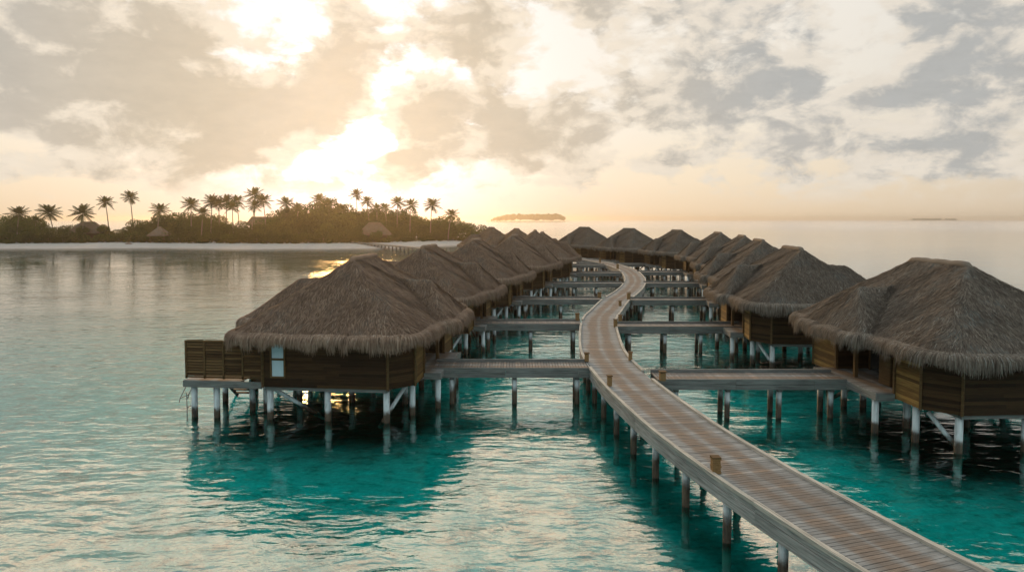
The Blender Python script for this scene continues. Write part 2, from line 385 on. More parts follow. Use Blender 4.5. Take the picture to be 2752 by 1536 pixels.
def mk_seabed():
    m, t, o = mat('sandy_seabed'); g = t.new('ShaderNodeNewGeometry').outputs['Position']
    big = t.noise(g, .09, 4, .6); sm = t.noise(t.vm('MULTIPLY', g, (.9, 1.3, 1)), 1.0, 5, .68, .3)
    fine = t.noise(g, 5.0, 4, .65)
    c = t.ramp(sm, [(.36, (.38, .42, .36)), (.47, (.72, .74, .66)), (.62, (.88, .88, .80))])
    c = t.vm('SCALE', c, t.m('MULTIPLY_ADD', big, 1.0, .52))
    c = t.vm('SCALE', c, t.m('MULTIPLY_ADD', fine, .8, .6))
    # outer floor colour darkened to cut the teal light from far water, clean sand lies around the villas
    c = t.mix(t.m('MULTIPLY', t.smooth(t.m('ADD', t.vm('LENGTH', g), t.m('MULTIPLY', big, 30.0)), 58.0, 125.0), .8), c, (.05, .09, .08))
    principled(t, o, c, .95, sm, .2, .0); return m
seabed = disc('seabed', -1.35, FARR, mk_seabed()); tag(seabed, kind='structure')

OUT = np.array([(-470, 250), (-300, 218), (-220, 208), (-175, 203.5), (-152, 203), (-135, 207), (-119, 209), (-100, 207), (-86, 203), (-75, 202), (-60, 202), (-50, 203.5),
                (-42, 208), (-33, 215), (-24, 222), (-15, 234), (-10, 250), (-10, 275), (-18, 300), (-50, 330), (-120, 370), (-300, 400), (-470, 395)], float)
def signed_dist(P, poly):
    n = len(poly); best = np.full(len(P), 1e9); inside = np.zeros(len(P), bool)
    for i in range(n):
        a, b = poly[i], poly[(i + 1) % n]; ab = b - a
        tt = np.clip(((P - a) @ ab) / (ab @ ab), 0, 1); q = a + tt[:, None] * ab
        best = np.minimum(best, np.hypot(*(P - q).T))
        c = ((a[1] > P[:, 1]) != (b[1] > P[:, 1])); xi = (b[0] - a[0]) * (P[:, 1] - a[1]) / (b[1] - a[1] + 1e-9) + a[0]
        inside ^= c & (P[:, 0] < xi)
    return np.where(inside, best, -best)
def sand_z(P):
    d = signed_dist(P, OUT); d = d + 1.2 * np.sin(P[:, 0] * .13) + .8 * np.sin(P[:, 0] * .31 + 1)
    return np.where(d > 0, 1.15 * (1 - np.exp(-d / 12)), np.maximum(d * .055, -2.26))
def beach():
    xs = np.linspace(-520, 50, 286); ys = np.linspace(150, 450, 151)
    X, Y = np.meshgrid(xs, ys); P = np.c_[X.ravel(), Y.ravel()]; Z = sand_z(P)
    F = []; nx = len(xs)
    for j in range(len(ys) - 1):
        for i in range(nx - 1):
            a = j * nx + i
            if max(Z[a], Z[a + 1], Z[a + nx], Z[a + nx + 1]) > -2.25: F.append((a, a + 1, a + nx + 1, a + nx))
    m, t, o = mat('coral_sand'); g = t.new('ShaderNodeNewGeometry').outputs['Position']; zz = t.sep(g)[2]
    n = t.noise(g, .5, 4, .6); wet = t.smooth(t.m('ADD', zz, t.m('MULTIPLY', n, .15)), .42, .16)
    c = t.mix(wet, t.ramp(n, [(.3, (.28, .27, .25)), (.7, (.38, .365, .34))]), (.17, .16, .14))
    principled(t, o, c, .9, t.noise(g, 3, 4, .6), .05, .1)
    ob = np_mesh('beach', np.c_[P, Z], F, m, smooth=True); tag(ob, kind='structure')
beach()

# ------------------------------------------------------------------ main boardwalk
def spline(pts, step):
    P = np.array(pts, float); n = len(P); dense = []
    for i in range(n - 1):
        p0, p1, p2, p3 = P[max(i - 1, 0)], P[i], P[i + 1], P[min(i + 2, n - 1)]
        for k in range(60):
            t = k / 60; dense.append(.5 * ((2 * p1) + (-p0 + p2) * t + (2 * p0 - 5 * p1 + 4 * p2 - p3) * t * t + (-p0 + 3 * p1 - 3 * p2 + p3) * t ** 3))
    dense.append(P[-1]); dense = np.array(dense)
    L = np.r_[0, np.cumsum(np.hypot(*np.diff(dense, axis=0).T))]; s = np.arange(0, L[-1], step)
    Q = np.c_[np.interp(s, L, dense[:, 0]), np.interp(s, L, dense[:, 1])]
    T = np.gradient(Q, axis=0); T /= np.hypot(*T.T)[:, None]; N = np.c_[T[:, 1], -T[:, 0]]   # N points right
    return s, Q, T, N
ZD = 1.84
HW = 1.24
WALK = [(12.3, 5.5), (10.6, 9.3), (9.35, 12), (8.4, 14.4), (7.55, 17.3), (6.85, 20), (6.2, 23.1), (5.68, 26.6), (5.28, 30.2), (5.06, 34), (5.05, 37.5), (5.34, 41.1), (5.87, 46), (6.55, 50.5), (7.5, 54.3), (9.35, 61.5), (11.1, 67), (12.85, 73), (14.25, 79), (15.25, 84.5), (16.1, 91.5), (16.6, 98), (16.5, 105), (16.1, 111), (15.1, 117), (13.4, 124), (11.6, 130.5), (9.2, 138), (6.5, 146), (3.5, 154)]
S, Q, T, N = spline(WALK, .145)
def plank_deck(mb, S, Q, T, N, hw0, hw1, z, w=.127, th=.045):
    for i in range(len(S)):
        r = random.random(); q, t, n = Q[i], T[i], N[i]; h = w / 2
        dz = random.uniform(-.004, .004); a0, a1 = hw0 + random.uniform(-.01, .01), hw1 + random.uniform(-.01, .01)
        P = []
        for zz in (z - th + dz, z + dz):
            for a, b in ((a0, -h), (a1, -h), (a1, h), (a0, h)):
                P.append((q[0] + n[0] * a + t[0] * b, q[1] + n[1] * a + t[1] * b, zz))
        uv = [(S[i] - h, a0), (S[i] - h, a1), (S[i] + h, a1), (S[i] + h, a0)]
        mb.hexa(P, r, uv)
def swept(mb, S, Q, N, a0, a1, z0, z1, seg=14, boardlen=26, rnd=None):
    """a beam swept along the line between lateral offsets a0..a1; rnd changes every board"""
    idx = list(range(0, len(S), seg)); 
    if idx[-1] != len(S) - 1: idx.append(len(S) - 1)
    for k in range(len(idx) - 1):
        i, j = idx[k], idx[k + 1]; r = (int(S[i] / 4.2) * .37) % 1 if rnd is None else rnd
        P = []
        for zz in (z0, z1):
            for (m, a) in ((i, a0), (i, a1), (j, a1), (j, a0)):
                P.append((Q[m][0] + N[m][0] * a, Q[m][1] + N[m][1] * a, zz))
        b = len(mb.v); mb.v.extend(P)
        for f in [(3, 2, 1, 0), (4, 5, 6, 7), (1, 2, 6, 5), (3, 0, 4, 7)] + ([(0, 1, 5, 4)] if k == 0 else []) + ([(2, 3, 7, 6)] if k == len(idx) - 2 else []):
            mb.f.append(tuple(b + q for q in f)); mb.r.append(r)
            uv = []
            for q in f:
                m = i if q % 4 in (0, 1) else j; aa = a0 if q % 4 in (0, 3) else a1; zz = z0 if q < 4 else z1
                uv.append((S[m], zz + aa))
            mb.uv.append(uv)
def pile_mb(x, y, ztop, r=.13, zb=-2.25, n=12):
    mb = MB(); mb.tube([(x, y, zb), (x, y, ztop)], r, n); return mb
# gaps in the curbs where the jetties join: (side, y0, y1)
JL = [(34.25, -3.9, 3.85), (48.5, -2.6, 4.95), (63.0, .3, 8.4), (78.6, 3.6, 12.9), (94.0, 7.9, 15.1), (110.3, 7.6, 15.0)]
JR = [(31.85, 6.7, 15.4), (47.3, 7.2, 16.1), (62.6, 10.9, 18.2), (79.0, 15.4, 22.3), (95.6, 17.7, 24.6), (112.6, 17.3, 22.8), (126.2, 13.9, 17.4)]
def runs(side):
    gaps = [(j[0] - .82, j[0] + .82) for j in (JL if side < 0 else JR)]
    ys = Q[:, 1] + N[:, 1] * side * HW; ok = np.ones(len(S), bool)
    for g in gaps: ok &= ~((ys > g[0]) & (ys < g[1]))
    out = []; i = 0
    while i < len(S):
        if ok[i]:
            j = i
            while j + 1 < len(S) and ok[j + 1]: j += 1
            if j - i > 3: out.append((i, j))
            i = j + 1
        else: i += 1
    return out
bw = empty('boardwalk', (9.3, 12, 0)); 
tag(bw, 'long curving weathered plank boardwalk on piles, snaking between both rows of thatched villas', 'boardwalk')
def rel(mb, o):   # shift geometry to the parent's frame
    l = o.location; mb.v = [(v[0] - l[0], v[1] - l[1], v[2] - l[2]) for v in mb.v]; return mb
mb = MB(); plank_deck(mb, S, Q, T, N, -HW + .10, HW - .10, ZD); rel(mb, bw).build('deck', M_deck, bw)
for side in (-1, 1):
    for (i, j) in runs(side):
        mb = MB(); a = sorted((side * (HW - .10), side * (HW + .045)))
        swept(mb, S[i:j + 1], Q[i:j + 1], N[i:j + 1], a[0], a[1], ZD - .02, ZD + .085, 5)
        rel(mb, bw).build('curb', M_curb, bw)
    mb = MB()
    a = sorted((side * (HW - .085), side * (HW - .015)))
    for q, (z0, z1) in enumerate(((ZD - .20, ZD - .03), (ZD - .385, ZD - .212), (ZD - .57, ZD - .397))):
        b = sorted((a[0] if side < 0 else a[0], a[1])); off = side * (.012 if q == 1 else 0)
        swept(mb, S, Q, N, b[0] + off, b[1] + off, z0, z1, 5, rnd=None)
    rel(mb, bw).build('fascia', M_fascia, bw)
mb = MB()
for off in (-.6, 0, .6): swept(mb, S, Q, N, off - .05, off + .05, ZD - .30, ZD - .05, 14)
rel(mb, bw).build('joists', M_jbeam, bw)
k0 = 0; sp = 2.55; npile = 0
while k0 < len(S):
    if Q[k0][1] > 6.5 and Q[k0][1] < 140 and npile < 100:
        for side in (-1, 1):
            x, y = Q[k0] + N[k0] * side * (HW - .33); rel(pile_mb(x, y, ZD - .30, .125), bw).build('pile', M_pile_wet, bw, True)
            npile += 1
        mb = MB(); c = Q[k0]; rz = math.atan2(N[k0][1], N[k0][0]); mb.box((c[0], c[1], ZD - .395), (2 * HW - .22, .14, .17), rz); rel(mb, bw).build('cross_beam', M_jbeam, bw)
    k0 += int(sp / .145)

# ------------------------------------------------------------------ jetties to the villas
def jetty(y, x0, x1, label, side, skew=0.0):
    """runs along x from x0 to x1 at depth y"""
    j = empty('jetty', ((x0 + x1) / 2, y, 0)); tag(j, label, 'jetty', 'short jetties between boardwalk and villas')
    L = x1 - x0; n = int(L / .145); s = (np.arange(n) + .5) * .145
    Qj = np.c_[-L / 2 + s, np.zeros(n)]; Tj = np.tile([1., 0.], (n, 1)); Nj = np.tile([0., -1.], (n, 1))
    mb = MB(); plank_deck(mb, s, Qj, Tj, Nj, -.76, .76, ZD - .012); mb.build('deck', M_deck, j)
    for (yy, nm) in ((-.80, 'beam'), (.80, 'beam')):
        mb = MB()
        for q, (z0, z1) in enumerate(((ZD - .22, ZD + .02), (ZD - .47, ZD - .232))):
            k = 0; x = -L / 2
            while x < L / 2 - .01:
                xe = min(x + 3.6, L / 2); r = random.random(); o = .006 * q * (1 if yy > 0 else -1)
                P = [(x, yy - .04 + o, z0), (xe - .01, yy - .04 + o, z0), (xe - .01, yy + .04 + o, z0), (x, yy + .04 + o, z0)]
                P += [(p[0], p[1], z1) for p in P]; b = len(mb.v); mb.v.extend(P)
                for f in [(3, 2, 1, 0), (4, 5, 6, 7), (0, 1, 5, 4), (1, 2, 6, 5), (2, 3, 7, 6), (3, 0, 4, 7)]:
                    mb.f.append(tuple(b + i for i in f)); mb.r.append(r); mb.uv.append([(P[i][0], P[i][2] + P[i][1]) for i in f])
                x = xe
        mb.build(nm, M_jbeam, j)
    mb = MB(); mb.box((0, .80, ZD + .075), (L, .13, .10)); mb.build('curb', M_jbeam, j)
    npi = max(2, int(L / 2.1)); 
    for i in range(npi):
        x = -L / 2 + .9 + i * (L - 1.5) / max(1, npi - 1)
        for yy in (-.52, .52): pile_mb(x, yy, ZD - .60, .125).build('pile', M_pile_wet, j, True)
        mb = MB(); mb.box((x, 0, ZD - .535), (.20, 1.42, .14)); mb.build('cross_beam', M_jbeam, j)
    return j
LN = ['first', 'second', 'third', 'fourth', 'fifth', 'sixth', 'seventh', 'eighth']
lab_l = ['nearest plank jetty on the left, joining the boardwalk to the big front left villa',
         'second jetty on the left, leading to the villa just behind the front left one',
         'third jetty on the left of the boardwalk, with a wooden bollard at its end',
         'fourth jetty from the front on the left, where the boardwalk swings right',
         'fifth left jetty, thin and low, inside the bend of the boardwalk',
         'sixth and farthest left jetty, just below the far straight of the boardwalk']
lab_r = ['nearest plank jetty on the right, joining the boardwalk to the big front right villa',
         'second jetty on the right, leading to the villa just behind the front right one',
         'third jetty on the right, starting beside the square wooden post at the narrow waist',
         'fourth jetty on the right, touching the outer edge of the boardwalk bend',
         'fifth jetty on the right, with a row of thin piles glinting above it',
         'sixth jetty on the right, in front of the villas at the far bend',
         'short farthest right jetty under the second of the far villas']
for (y, x0, x1), lb in zip(JL, lab_l): jetty(y, x0, x1, lb, -1)
for (y, x0, x1), lb in zip(JR, lab_r): jetty(y, x0, x1, lb, 1)

# ------------------------------------------------------------------ bollards on the walk
def bollard(x, y, h, wd, label, rough=False):
    o = empty('bollard', (x, y, ZD + .03), random.uniform(-.15, .15)); tag(o, label, 'bollard', 'short wooden bollards along the boardwalk')
    mb = MB()
    if rough:
        n = 8
        for k in range(n):
            w0 = wd * random.uniform(.94, 1.08); mb.box((random.uniform(-.008, .008), random.uniform(-.008, .008), h * (k + .5) / n), (w0, w0, h / n - .006), random.uniform(-.06, .06), random.random())
        mb.build('post', M_rust, o)
    else:
        mb.box((0, 0, h * .45), (wd * .86, wd * .86, h * .9), 0, .3); mb.build('post', M_rust, o)
    mb = MB(); mb.box((0, 0, h + .012), (wd * 1.1, wd * 1.1, .045), 0, .6); mb.build('cap', M_post, o)
bl = [(5.90, 19.45, .44, .23, 'thick banded wooden bollard on the left edge of the near boardwalk', True),
      (4.30, 29.75, .44, .21, 'square brown bollard on the left edge, a little before the front left jetty joins', False),
      (3.86, 34.95, .42, .24, 'dark wooden bollard at the corner where the front left jetty meets the boardwalk', False),
      (6.16, 35.2, .42, .21, 'wooden bollard on the right edge opposite the front left jetty', False),
      (6.85, 30.75, .40, .30, 'grey bollard at the corner where the front right jetty begins', False),
      (4.75, 49.3, .48, .28, 'brown bollard at the end of the second left jetty', False),
      (7.72, 48.35, .50, .26, 'upper of two close dark bollards on the right edge beside the second right jetty', False),
      (7.05, 46.2, .50, .26, 'lower of two close dark bollards on the right edge beside the second right jetty', False),
      (9.15, 57.5, .40, .24, 'small dark bollard on the right edge at the waist of the boardwalk', False),
      (10.7, 62.3, .62, .34, 'tall square post at the start of the third right jetty', False),
      (8.2, 63.75, .45, .34, 'brown bollard at the boardwalk end of the third left jetty', False),
      (15.5, 99.9, .8, .34, 'dark post on the inner edge of the far bend', False),
      (14.7, 113.8, .9, .34, 'pale post on the left edge of the far straight', False)]
for b in bl: bollard(*b)

# ------------------------------------------------------------------ villas
def smax(a, b, k=15.0):  return np.log(np.exp(a * k) + np.exp(b * k)) / k
def block(X, Y, rx, ry0, ry1, top, sx, s0, s1, axis, p=7.0):
    """hip roof height: ridge along axis between ry0..ry1 at the cross position rx"""
    if axis == 'y': c = np.abs(X - rx) * sx; e = np.where(Y > ry1, (Y - ry1) * s1, np.where(Y < ry0, (ry0 - Y) * s0, 0))
    else: c = np.abs(Y - rx) * sx; e = np.where(X > ry1, (X - ry1) * s1, np.where(X < ry0, (ry0 - X) * s0, 0))
    return top - (c ** p + e ** p) ** (1 / p)
EV = 4.12
def roof_h(X, Y):
    h = block(X, Y, 0, -1.5, 2.5, 7.2, .70, .655, .80, 'y')
    l1 = block(X, Y, 1.15, -3.4, 0, 6.0, .68, 1.15, 5, 'x')    # lobe over the entrance, -x
    l2 = block(X, Y, 1.5, 0, 3.9, 6.0, .58, 5, .92, 'x')      # lobe on the sea side, +x
    return smax(smax(h, l1), l2)
def rot_noise(X, Y): return .035 * np.sin(3.1 * X + 1.7 * np.sin(2.3 * Y)) * np.sin(2.7 * Y + X) + .02 * np.sin(9 * X + 3 * np.sin(5 * Y)) * np.sin(8 * Y)
def build_roof(parent, mir, nblade, nfringe, seed):
    M_thatch, M_straw = (globals()['M_thatch'], globals()['M_straw']) if mir else (M_thatch_coollit, M_straw_coollit)
    g = np.random.default_rng(seed); nt = 200; nr = 44; cx, cyy = 0.0, .6
    th = np.linspace(0, 2 * np.pi, nt, endpoint=False); ct, sn = np.cos(th), np.sin(th)
    lo = np.full(nt, 1.0); hi = np.full(nt, 9.0)
    for _ in range(40):
        mid = (lo + hi) / 2; inside = roof_h(cx + mid * ct, cyy + mid * sn) > EV
        lo = np.where(inside, mid, lo); hi = np.where(inside, hi, mid)
    RR = lo + .03 * np.sin(th * 17 + 1) + .02 * g.standard_normal(nt)
    RR = np.convolve(np.r_[RR[-1], RR, RR[0]], [.25, .5, .25], 'valid')
    V = []; rings = []
    for i in range(nr + 1):
        t = (i / nr) ** .9; x = cx + RR * t * ct; y = cyy + RR * t * sn
        z = roof_h(x, y) + rot_noise(x, y) * min(1, (1 - t) * 6 + .3); rings.append((x, y, z))
    xe, ye, ze = rings[-1]
    lump = .03 * np.sin(th * 41 + 2 * np.sin(th * 13)) + .02 * g.standard_normal(nt)
    for (dr, dzz) in ((.02, -.035), (.10, .015), (.22, -.06), (.30, -.17), (.31, -.29), (.24, -.36), (.10, -.30)):
        rr = RR + dr + lump * (1 if 0.05 < dr < .36 else .3); rings.append((cx + rr * ct, cyy + rr * sn, ze + dzz + lump * .6))
    for k in (.86, .5, .02):
        rings.append((cx + RR * k * ct, cyy + RR * k * sn, np.full(nt, 4.22)))
    V = np.concatenate([np.c_[x, y, z] for x, y, z in rings]); F = []
    for i in range(len(rings) - 1):
        a = np.arange(nt); b = (a + 1) % nt; F.append(np.c_[i * nt + a, (i + 1) * nt + a, (i + 1) * nt + b, i * nt + b])
    F = np.concatenate(F)
    if mir: V[:, 0] *= -1; F = F[:, ::-1]
    roof = np_mesh('roof', V, F, M_thatch, smooth=True, parent=parent)
    mb = MB(); pts = [(0, y, float(roof_h(np.array([0.]), np.array([y]))[0]) - .04 + .02 * math.sin(5 * y)) for y in np.linspace(-1.75, 2.7, 14)]
    mb.tube(pts, [.10] + [.17 + .015 * math.sin(3.3 * i) for i in range(12)] + [.10], 10, .62); mb.build('ridge_cap', M_straw, roof, True)
    # straw lying on the slopes
    t = np.sqrt(g.uniform(0.002, 1, nblade)); a = g.uniform(0, 2 * np.pi, nblade); Ri = np.interp(a, np.r_[th, 2 * np.pi], np.r_[RR, RR[0]])
    x = cx + Ri * t * np.cos(a); y = cyy + Ri * t * np.sin(a); e = .05
    gx = (roof_h(x + e, y) - roof_h(x - e, y)) / (2 * e); gy = (roof_h(x, y + e) - roof_h(x, y - e)) / (2 * e)
    gl = np.hypot(gx, gy) + 1e-6; dx_, dy_ = -gx / gl, -gy / gl
    an = g.normal(0, .28, nblade) + .25 * np.sin(x * 1.3 + 2 * y); ca, sa = np.cos(an), np.sin(an); dx_, dy_ = dx_ * ca - dy_ * sa, dx_ * sa + dy_ * ca
    ln = g.uniform(.25, .6, nblade); wd = g.uniform(.006, .016, nblade); P = []
    z0 = roof_h(x, y) + rot_noise(x, y)
    for (s, lift, wk) in ((0, -.01, 1), (.55, .018, .9), (1, .045, .25)):
        px, py = x + dx_ * ln * s * .83, y + dy_ * ln * s * .83; pz = roof_h(px, py) + rot_noise(px, py) + lift * g.uniform(.5, 1.5, nblade)
        P.append((px, py, pz, wk))
    def strips(P, wd, px_, py_):
        n = len(wd); m = len(P); V = np.zeros((n, 2 * m, 3))
        for k, (X, Y, Z, wk) in enumerate(P):
            V[:, 2 * k] = np.c_[X - px_ * wd * wk, Y - py_ * wd * wk, Z]; V[:, 2 * k + 1] = np.c_[X + px_ * wd * wk, Y + py_ * wd * wk, Z]
        b = (np.arange(n) * 2 * m)[:, None]; F = np.concatenate([b + np.array([[2 * k, 2 * k + 1, 2 * k + 3, 2 * k + 2]]) for k in range(m - 1)])
        return V.reshape(-1, 3), F
    Vb, Fb = strips(P, wd, -dy_, dx_); rb = np.tile(np.clip(g.beta(2, 2.4, nblade), 0, 1), 2)
    if mir: Vb[:, 0] *= -1
    np_mesh('loose_straw', Vb, Fb, M_straw, rb, parent=roof)
    # hanging fringe
    a = g.uniform(0, 2 * np.pi, nfringe); Ri = np.interp(a, np.r_[th, 2 * np.pi], np.r_[RR, RR[0]]); zi = np.interp(a, np.r_[th, 2 * np.pi], np.r_[ze, ze[0]])
    ox, oy = np.cos(a), np.sin(a)
    e = .03; R1 = np.interp((a + e) % (2 * np.pi), np.r_[th, 2 * np.pi], np.r_[RR, RR[0]]); R0 = np.interp((a - e) % (2 * np.pi), np.r_[th, 2 * np.pi], np.r_[RR, RR[0]])
    tx, ty = R1 * np.cos(a + e) - R0 * np.cos(a - e), R1 * np.sin(a + e) - R0 * np.sin(a - e); tl = np.hypot(tx, ty); tx /= tl; ty /= tl
    nx_, ny_ = ty, -tx; sk = g.normal(0, .10, nfringe) + .12 * np.sin(a * 23); clump = .5 + .5 * np.sin(a * 37 + 3 * np.sin(a * 11))
    ln = g.uniform(.26, .48, nfringe) + .34 * clump * g.uniform(0, 1, nfringe); o0 = g.uniform(-.02, .12, nfringe)
    bx_, by_ = cx + Ri * ox, cyy + Ri * oy; wd = g.uniform(.008, .019, nfringe); P = []
    for (s, out, dn, wk) in ((0, 0, 0, 1), (.3, .17, .07, 1), (.65, .31, .42, .8), (1, .35 , 1.0, .2)):
        px = bx_ + nx_ * (o0 + out) + tx * sk * s * ln * 1.2; py = by_ + ny_ * (o0 + out) + ty * sk * s * ln * 1.2
        P.append((px, py, zi + .055 - dn * ln * 1.12 - o0 * .45, wk))
    Vb, Fb = strips(P, wd, tx, ty); rb = np.tile(np.clip(g.beta(2.6, 2.0, nfringe), 0, 1), 3)
    if mir: Vb[:, 0] *= -1
    np_mesh('eave_fringe', Vb, Fb, M_straw, rb, parent=roof)
    return roof

def clap(mb, p0, p1, z0, z1, thick=.06, bh=.135, nin=None):
    """horizontal boarding between p0 and p1; the outside is on the right hand when walking p0 -> p1"""
    p0, p1 = Vector(p0), Vector(p1); d = (p1 - p0); L = d.length; d.normalize(); o = Vector((d.y, -d.x)); n = max(1, round((z1 - z0) / bh)); h = (z1 - z0) / n
    for k in range(n):
        za, zb = z0 + k * h, z0 + (k + 1) * h - .006; x = 0.0
        while x < L - 1e-3:
            xe = min(L, x + random.uniform(1.6, 3.4)); xe = L if L - xe < .7 else xe; r = random.random()
            a, b = p0 + d * x, p0 + d * (xe - (.004 if xe < L else 0)); P = []
            for zz, ex in ((za, .022), (zb, .004)):
                for q, w_ in ((a, -thick), (b, -thick), (b, ex), (a, ex)): P.append((q.x + o.x * w_, q.y + o.y * w_, zz))
            P = [P[3], P[2], P[1], P[0], P[7], P[6], P[5], P[4]]
            mb.hexa(P, r); x = xe

def build_villa(mir, nblade, nfringe, seed):
    random.seed(seed)
    v = empty('thatched_villa'); sx = -1 if mir else 1
    def fin(mb, name, material, parent=v, smooth=False):
        if mir:
            mb.v = [(-p[0], p[1], p[2]) for p in mb.v]; mb.f = [f[::-1] for f in mb.f]; mb.uv = [u[::-1] for u in mb.uv]
        return mb.build(name, material, parent, smooth)
    build_roof(v, mir, nblade, nfringe, seed)
    Z0, Z1 = 1.58, 4.2
    # walls, counter-clockwise seen from above => outside on the right
    mb = MB(); clap(mb, (-2.9, -5.3), (2.9, -5.3), Z0, Z1); clap(mb, (-3.9, -4.3), (-2.9, -5.3), Z0, Z1); clap(mb, (2.9, -5.3), (3.9, -4.3), Z0, Z1)
    fin(mb, 'front_wall', M_wall)
    mb = MB(); clap(mb, (3.9, -4.3), (3.9, 4.4), Z0, Z1); clap(mb, (3.9, 4.4), (2.9, 5.3), Z0, Z1); clap(mb, (2.9, 5.3), (-2.9, 5.3), Z0, Z1); clap(mb, (-2.9, 5.3), (-3.9, 4.4), Z0, Z1)
    fin(mb, 'rear_wall', M_wall)
    mb = MB(); clap(mb, (-3.9, -2.6), (-3.9, -4.3), Z0, Z1); clap(mb, (-2.3, -2.6), (-3.84, -2.6), Z0 + .2, Z1); fin(mb, 'side_panel', M_wall_sunlit)
    mb = MB(); clap(mb, (-3.9, 4.4), (-3.9, 2.1), Z0, Z1); fin(mb, 'side_panel', M_wall_sunlit)
    mb = MB(); clap(mb, (-3.84, 2.1), (-2.3, 2.1), Z0 + .2, Z1); fin(mb, 'porch_side_wall', M_wall)
    mb = MB(); clap(mb, (-2.3, 2.1), (-2.3, -2.6), Z0 + .2, Z1); fin(mb, 'porch_wall', M_dark if False else M_wall)
    # trim posts at the corners
    for (x, y, w_) in ((-2.9, -5.3, .10), (2.9, -5.3, .10), (-3.9, -4.3, .10), (3.9, -4.3, .10), (-3.9, -2.6, .12), (-3.9, 2.1, .12), (-3.9, 4.4, .1), (3.9, 4.4, .1)):
        mb = MB(); mb.box((x * 1.006, y * 1.006, (Z0 + Z1) / 2 - .01), (w_, w_, Z1 - Z0 + .03), math.pi / 4 if abs(x) + abs(y) > 8 else 0, .5); fin(mb, 'corner_post', M_post)
    for y in (.35,):
        mb = MB(); mb.box((-3.95, y, 3.0), (.16, .16, 2.45), 0, .6); fin(mb, 'porch_post', M_post)
    # underfloor frame
    mb = MB()
    for y in (-5.15, -1.7, 1.7, 5.15): mb.box((0, y, 1.49), (5.7 if abs(y) > 5 else 7.6, .14, .16), 0, .3)
    for x in (-2.8, 2.8): mb.box((x, 0, 1.48), (.14, 10.1, .14), 0, .5)
    mb.poly([(-3.8, -4.25, 1.585), (-3.8, 4.35, 1.585), (-2.9, 5.2, 1.585), (2.9, 5.2, 1.585), (3.8, 4.35, 1.585), (3.8, -4.25, 1.585), (2.9, -5.2, 1.585), (-2.9, -5.2, 1.585)], .2)
    fin(mb, 'floor_frame', M_jbeam)
    # porch floor, with planks running towards the jetty
    n = int(5.2 / .145); s = np.arange(n) * .145
    mb = MB(); plank_deck(mb, s, np.c_[np.full(n, -3.6), -2.55 + s * 0 + s], np.tile([0., 1.], (n, 1)), np.tile([1., 0.], (n, 1)), -1.15, 1.25, ZD - .03)
    fin(mb, 'porch_floor', M_deck)
    mb = MB(); mb.bar((-4.73, -2.65, ZD - .22), (-4.73, 2.75, ZD - .22), .07, .30, .4); mb.bar((-4.7, -2.66, ZD - .22), (-3.95, -2.66, ZD - .22), .07, .30, .6); fin(mb, 'porch_beam', M_jbeam)
    # doors on the porch wall
    d = MB(); d.box((-2.36, 1.25, 2.88), (.06, 1.0, 2.1), 0, .2); d = fin(d, 'door', M_darkglass)
    mb = MB(); 
    for (yy, zz, sy, sz) in ((.72, 2.9, .07, 2.2), (1.78, 2.9, .07, 2.2), (1.25, 3.965, 1.13, .07)): mb.box((-2.4, yy, zz), (.09, sy, sz), 0, .6)
    fin(mb, 'door_frame', M_post, d)
    d = MB(); d.box((-2.38, -1.35, 2.86), (.07, 1.0, 2.05), 0, .5); d = fin(d, 'door', M_post)
    mb = MB(); mb.box((-2.45, -.95, 2.75), (.05, .05, .16)); fin(mb, 'handle', M_metal, d)
    mb = MB(); mb.box((-3.15, -1.75, 2.5), (.9, .08, 1.3), 0, .4); mb.box((-3.58, -1.35, 2.5), (.07, .8, 1.3), 0, .5); fin(mb, 'porch_screen', M_post)
    # window in the front wall
    wx = 2.18
    fr = MB()
    for (x, z, w_, h_) in ((wx - .32, 3.0, .08, 2.0), (wx + .32, 3.0, .08, 2.0), (wx, 2.04, .56, .08), (wx, 2.86, .56, .10)): fr.box((x, -5.335, z), (w_, .08, h_), 0, .7)
    wn = fin(fr, 'window', M_post)
    for (z, h_) in ((2.44, .75), (3.42, 1.02)):
        mb = MB(); mb.box((wx, -5.33, z), (.55, .03, h_)); fin(mb, 'pane', M_pane, wn)
    # piles
    for y in (-4.95, -1.7, 1.7, 4.95):
        for x in (-2.75, 0, 2.75): fin(pile_mb(x, y, 1.42, .15), 'pile', M_pile, smooth=True)
    for (x, y) in ((-3.6, -3.6), (-3.6, 1.9), (3.6, -3.6), (3.6, 3.3), (-4.55, -2.3), (-4.55, 2.4)): fin(pile_mb(x, y, 1.5 if x > -4 else 1.6, .14), 'pile', M_pile, smooth=True)
    for (a, b) in (((2.65, -4.75, 1.35), (.75, -3.5, -.35)), ((-3.3, -3.9, 1.35), (-2.35, -4.85, -.3)), ((-2.7, 1.8, 1.3), (-2.7, 4.7, -.4)), ((2.7, -1.6, 1.3), (2.7, 1.4, -.4))):
        mb = MB(); mb.tube([a, b], .095, 10); fin(mb, 'brace', M_pile, smooth=True)
    # sea deck with louvred privacy screen
    n = int(9.3 / .145); s = np.arange(n) * .145
    mb = MB(); plank_deck(mb, s, np.c_[np.full(n, 5.4), -5.2 + s], np.tile([0., 1.], (n, 1)), np.tile([1., 0.], (n, 1)), -1.4, 1.35, ZD - .05)
    fin(mb, 'sun_deck', M_deck)
    mb = MB()
    for (a, b) in (((2.97, -5.28, ZD - .22), (6.78, -5.28, ZD - .22)), ((6.74, -5.24, ZD - .22), (6.74, 4.2, ZD - .22)), ((3.95, 4.2, ZD - .22), (6.78, 4.2, ZD - .22))): mb.bar(a, b, .08, .30, .4)
    for y in (-3, -.8, 1.4): mb.bar((4.0, y, ZD - .22), (6.70, y, ZD - .22), .08, .2, .3)
    fin(mb, 'deck_beam', M_jbeam)
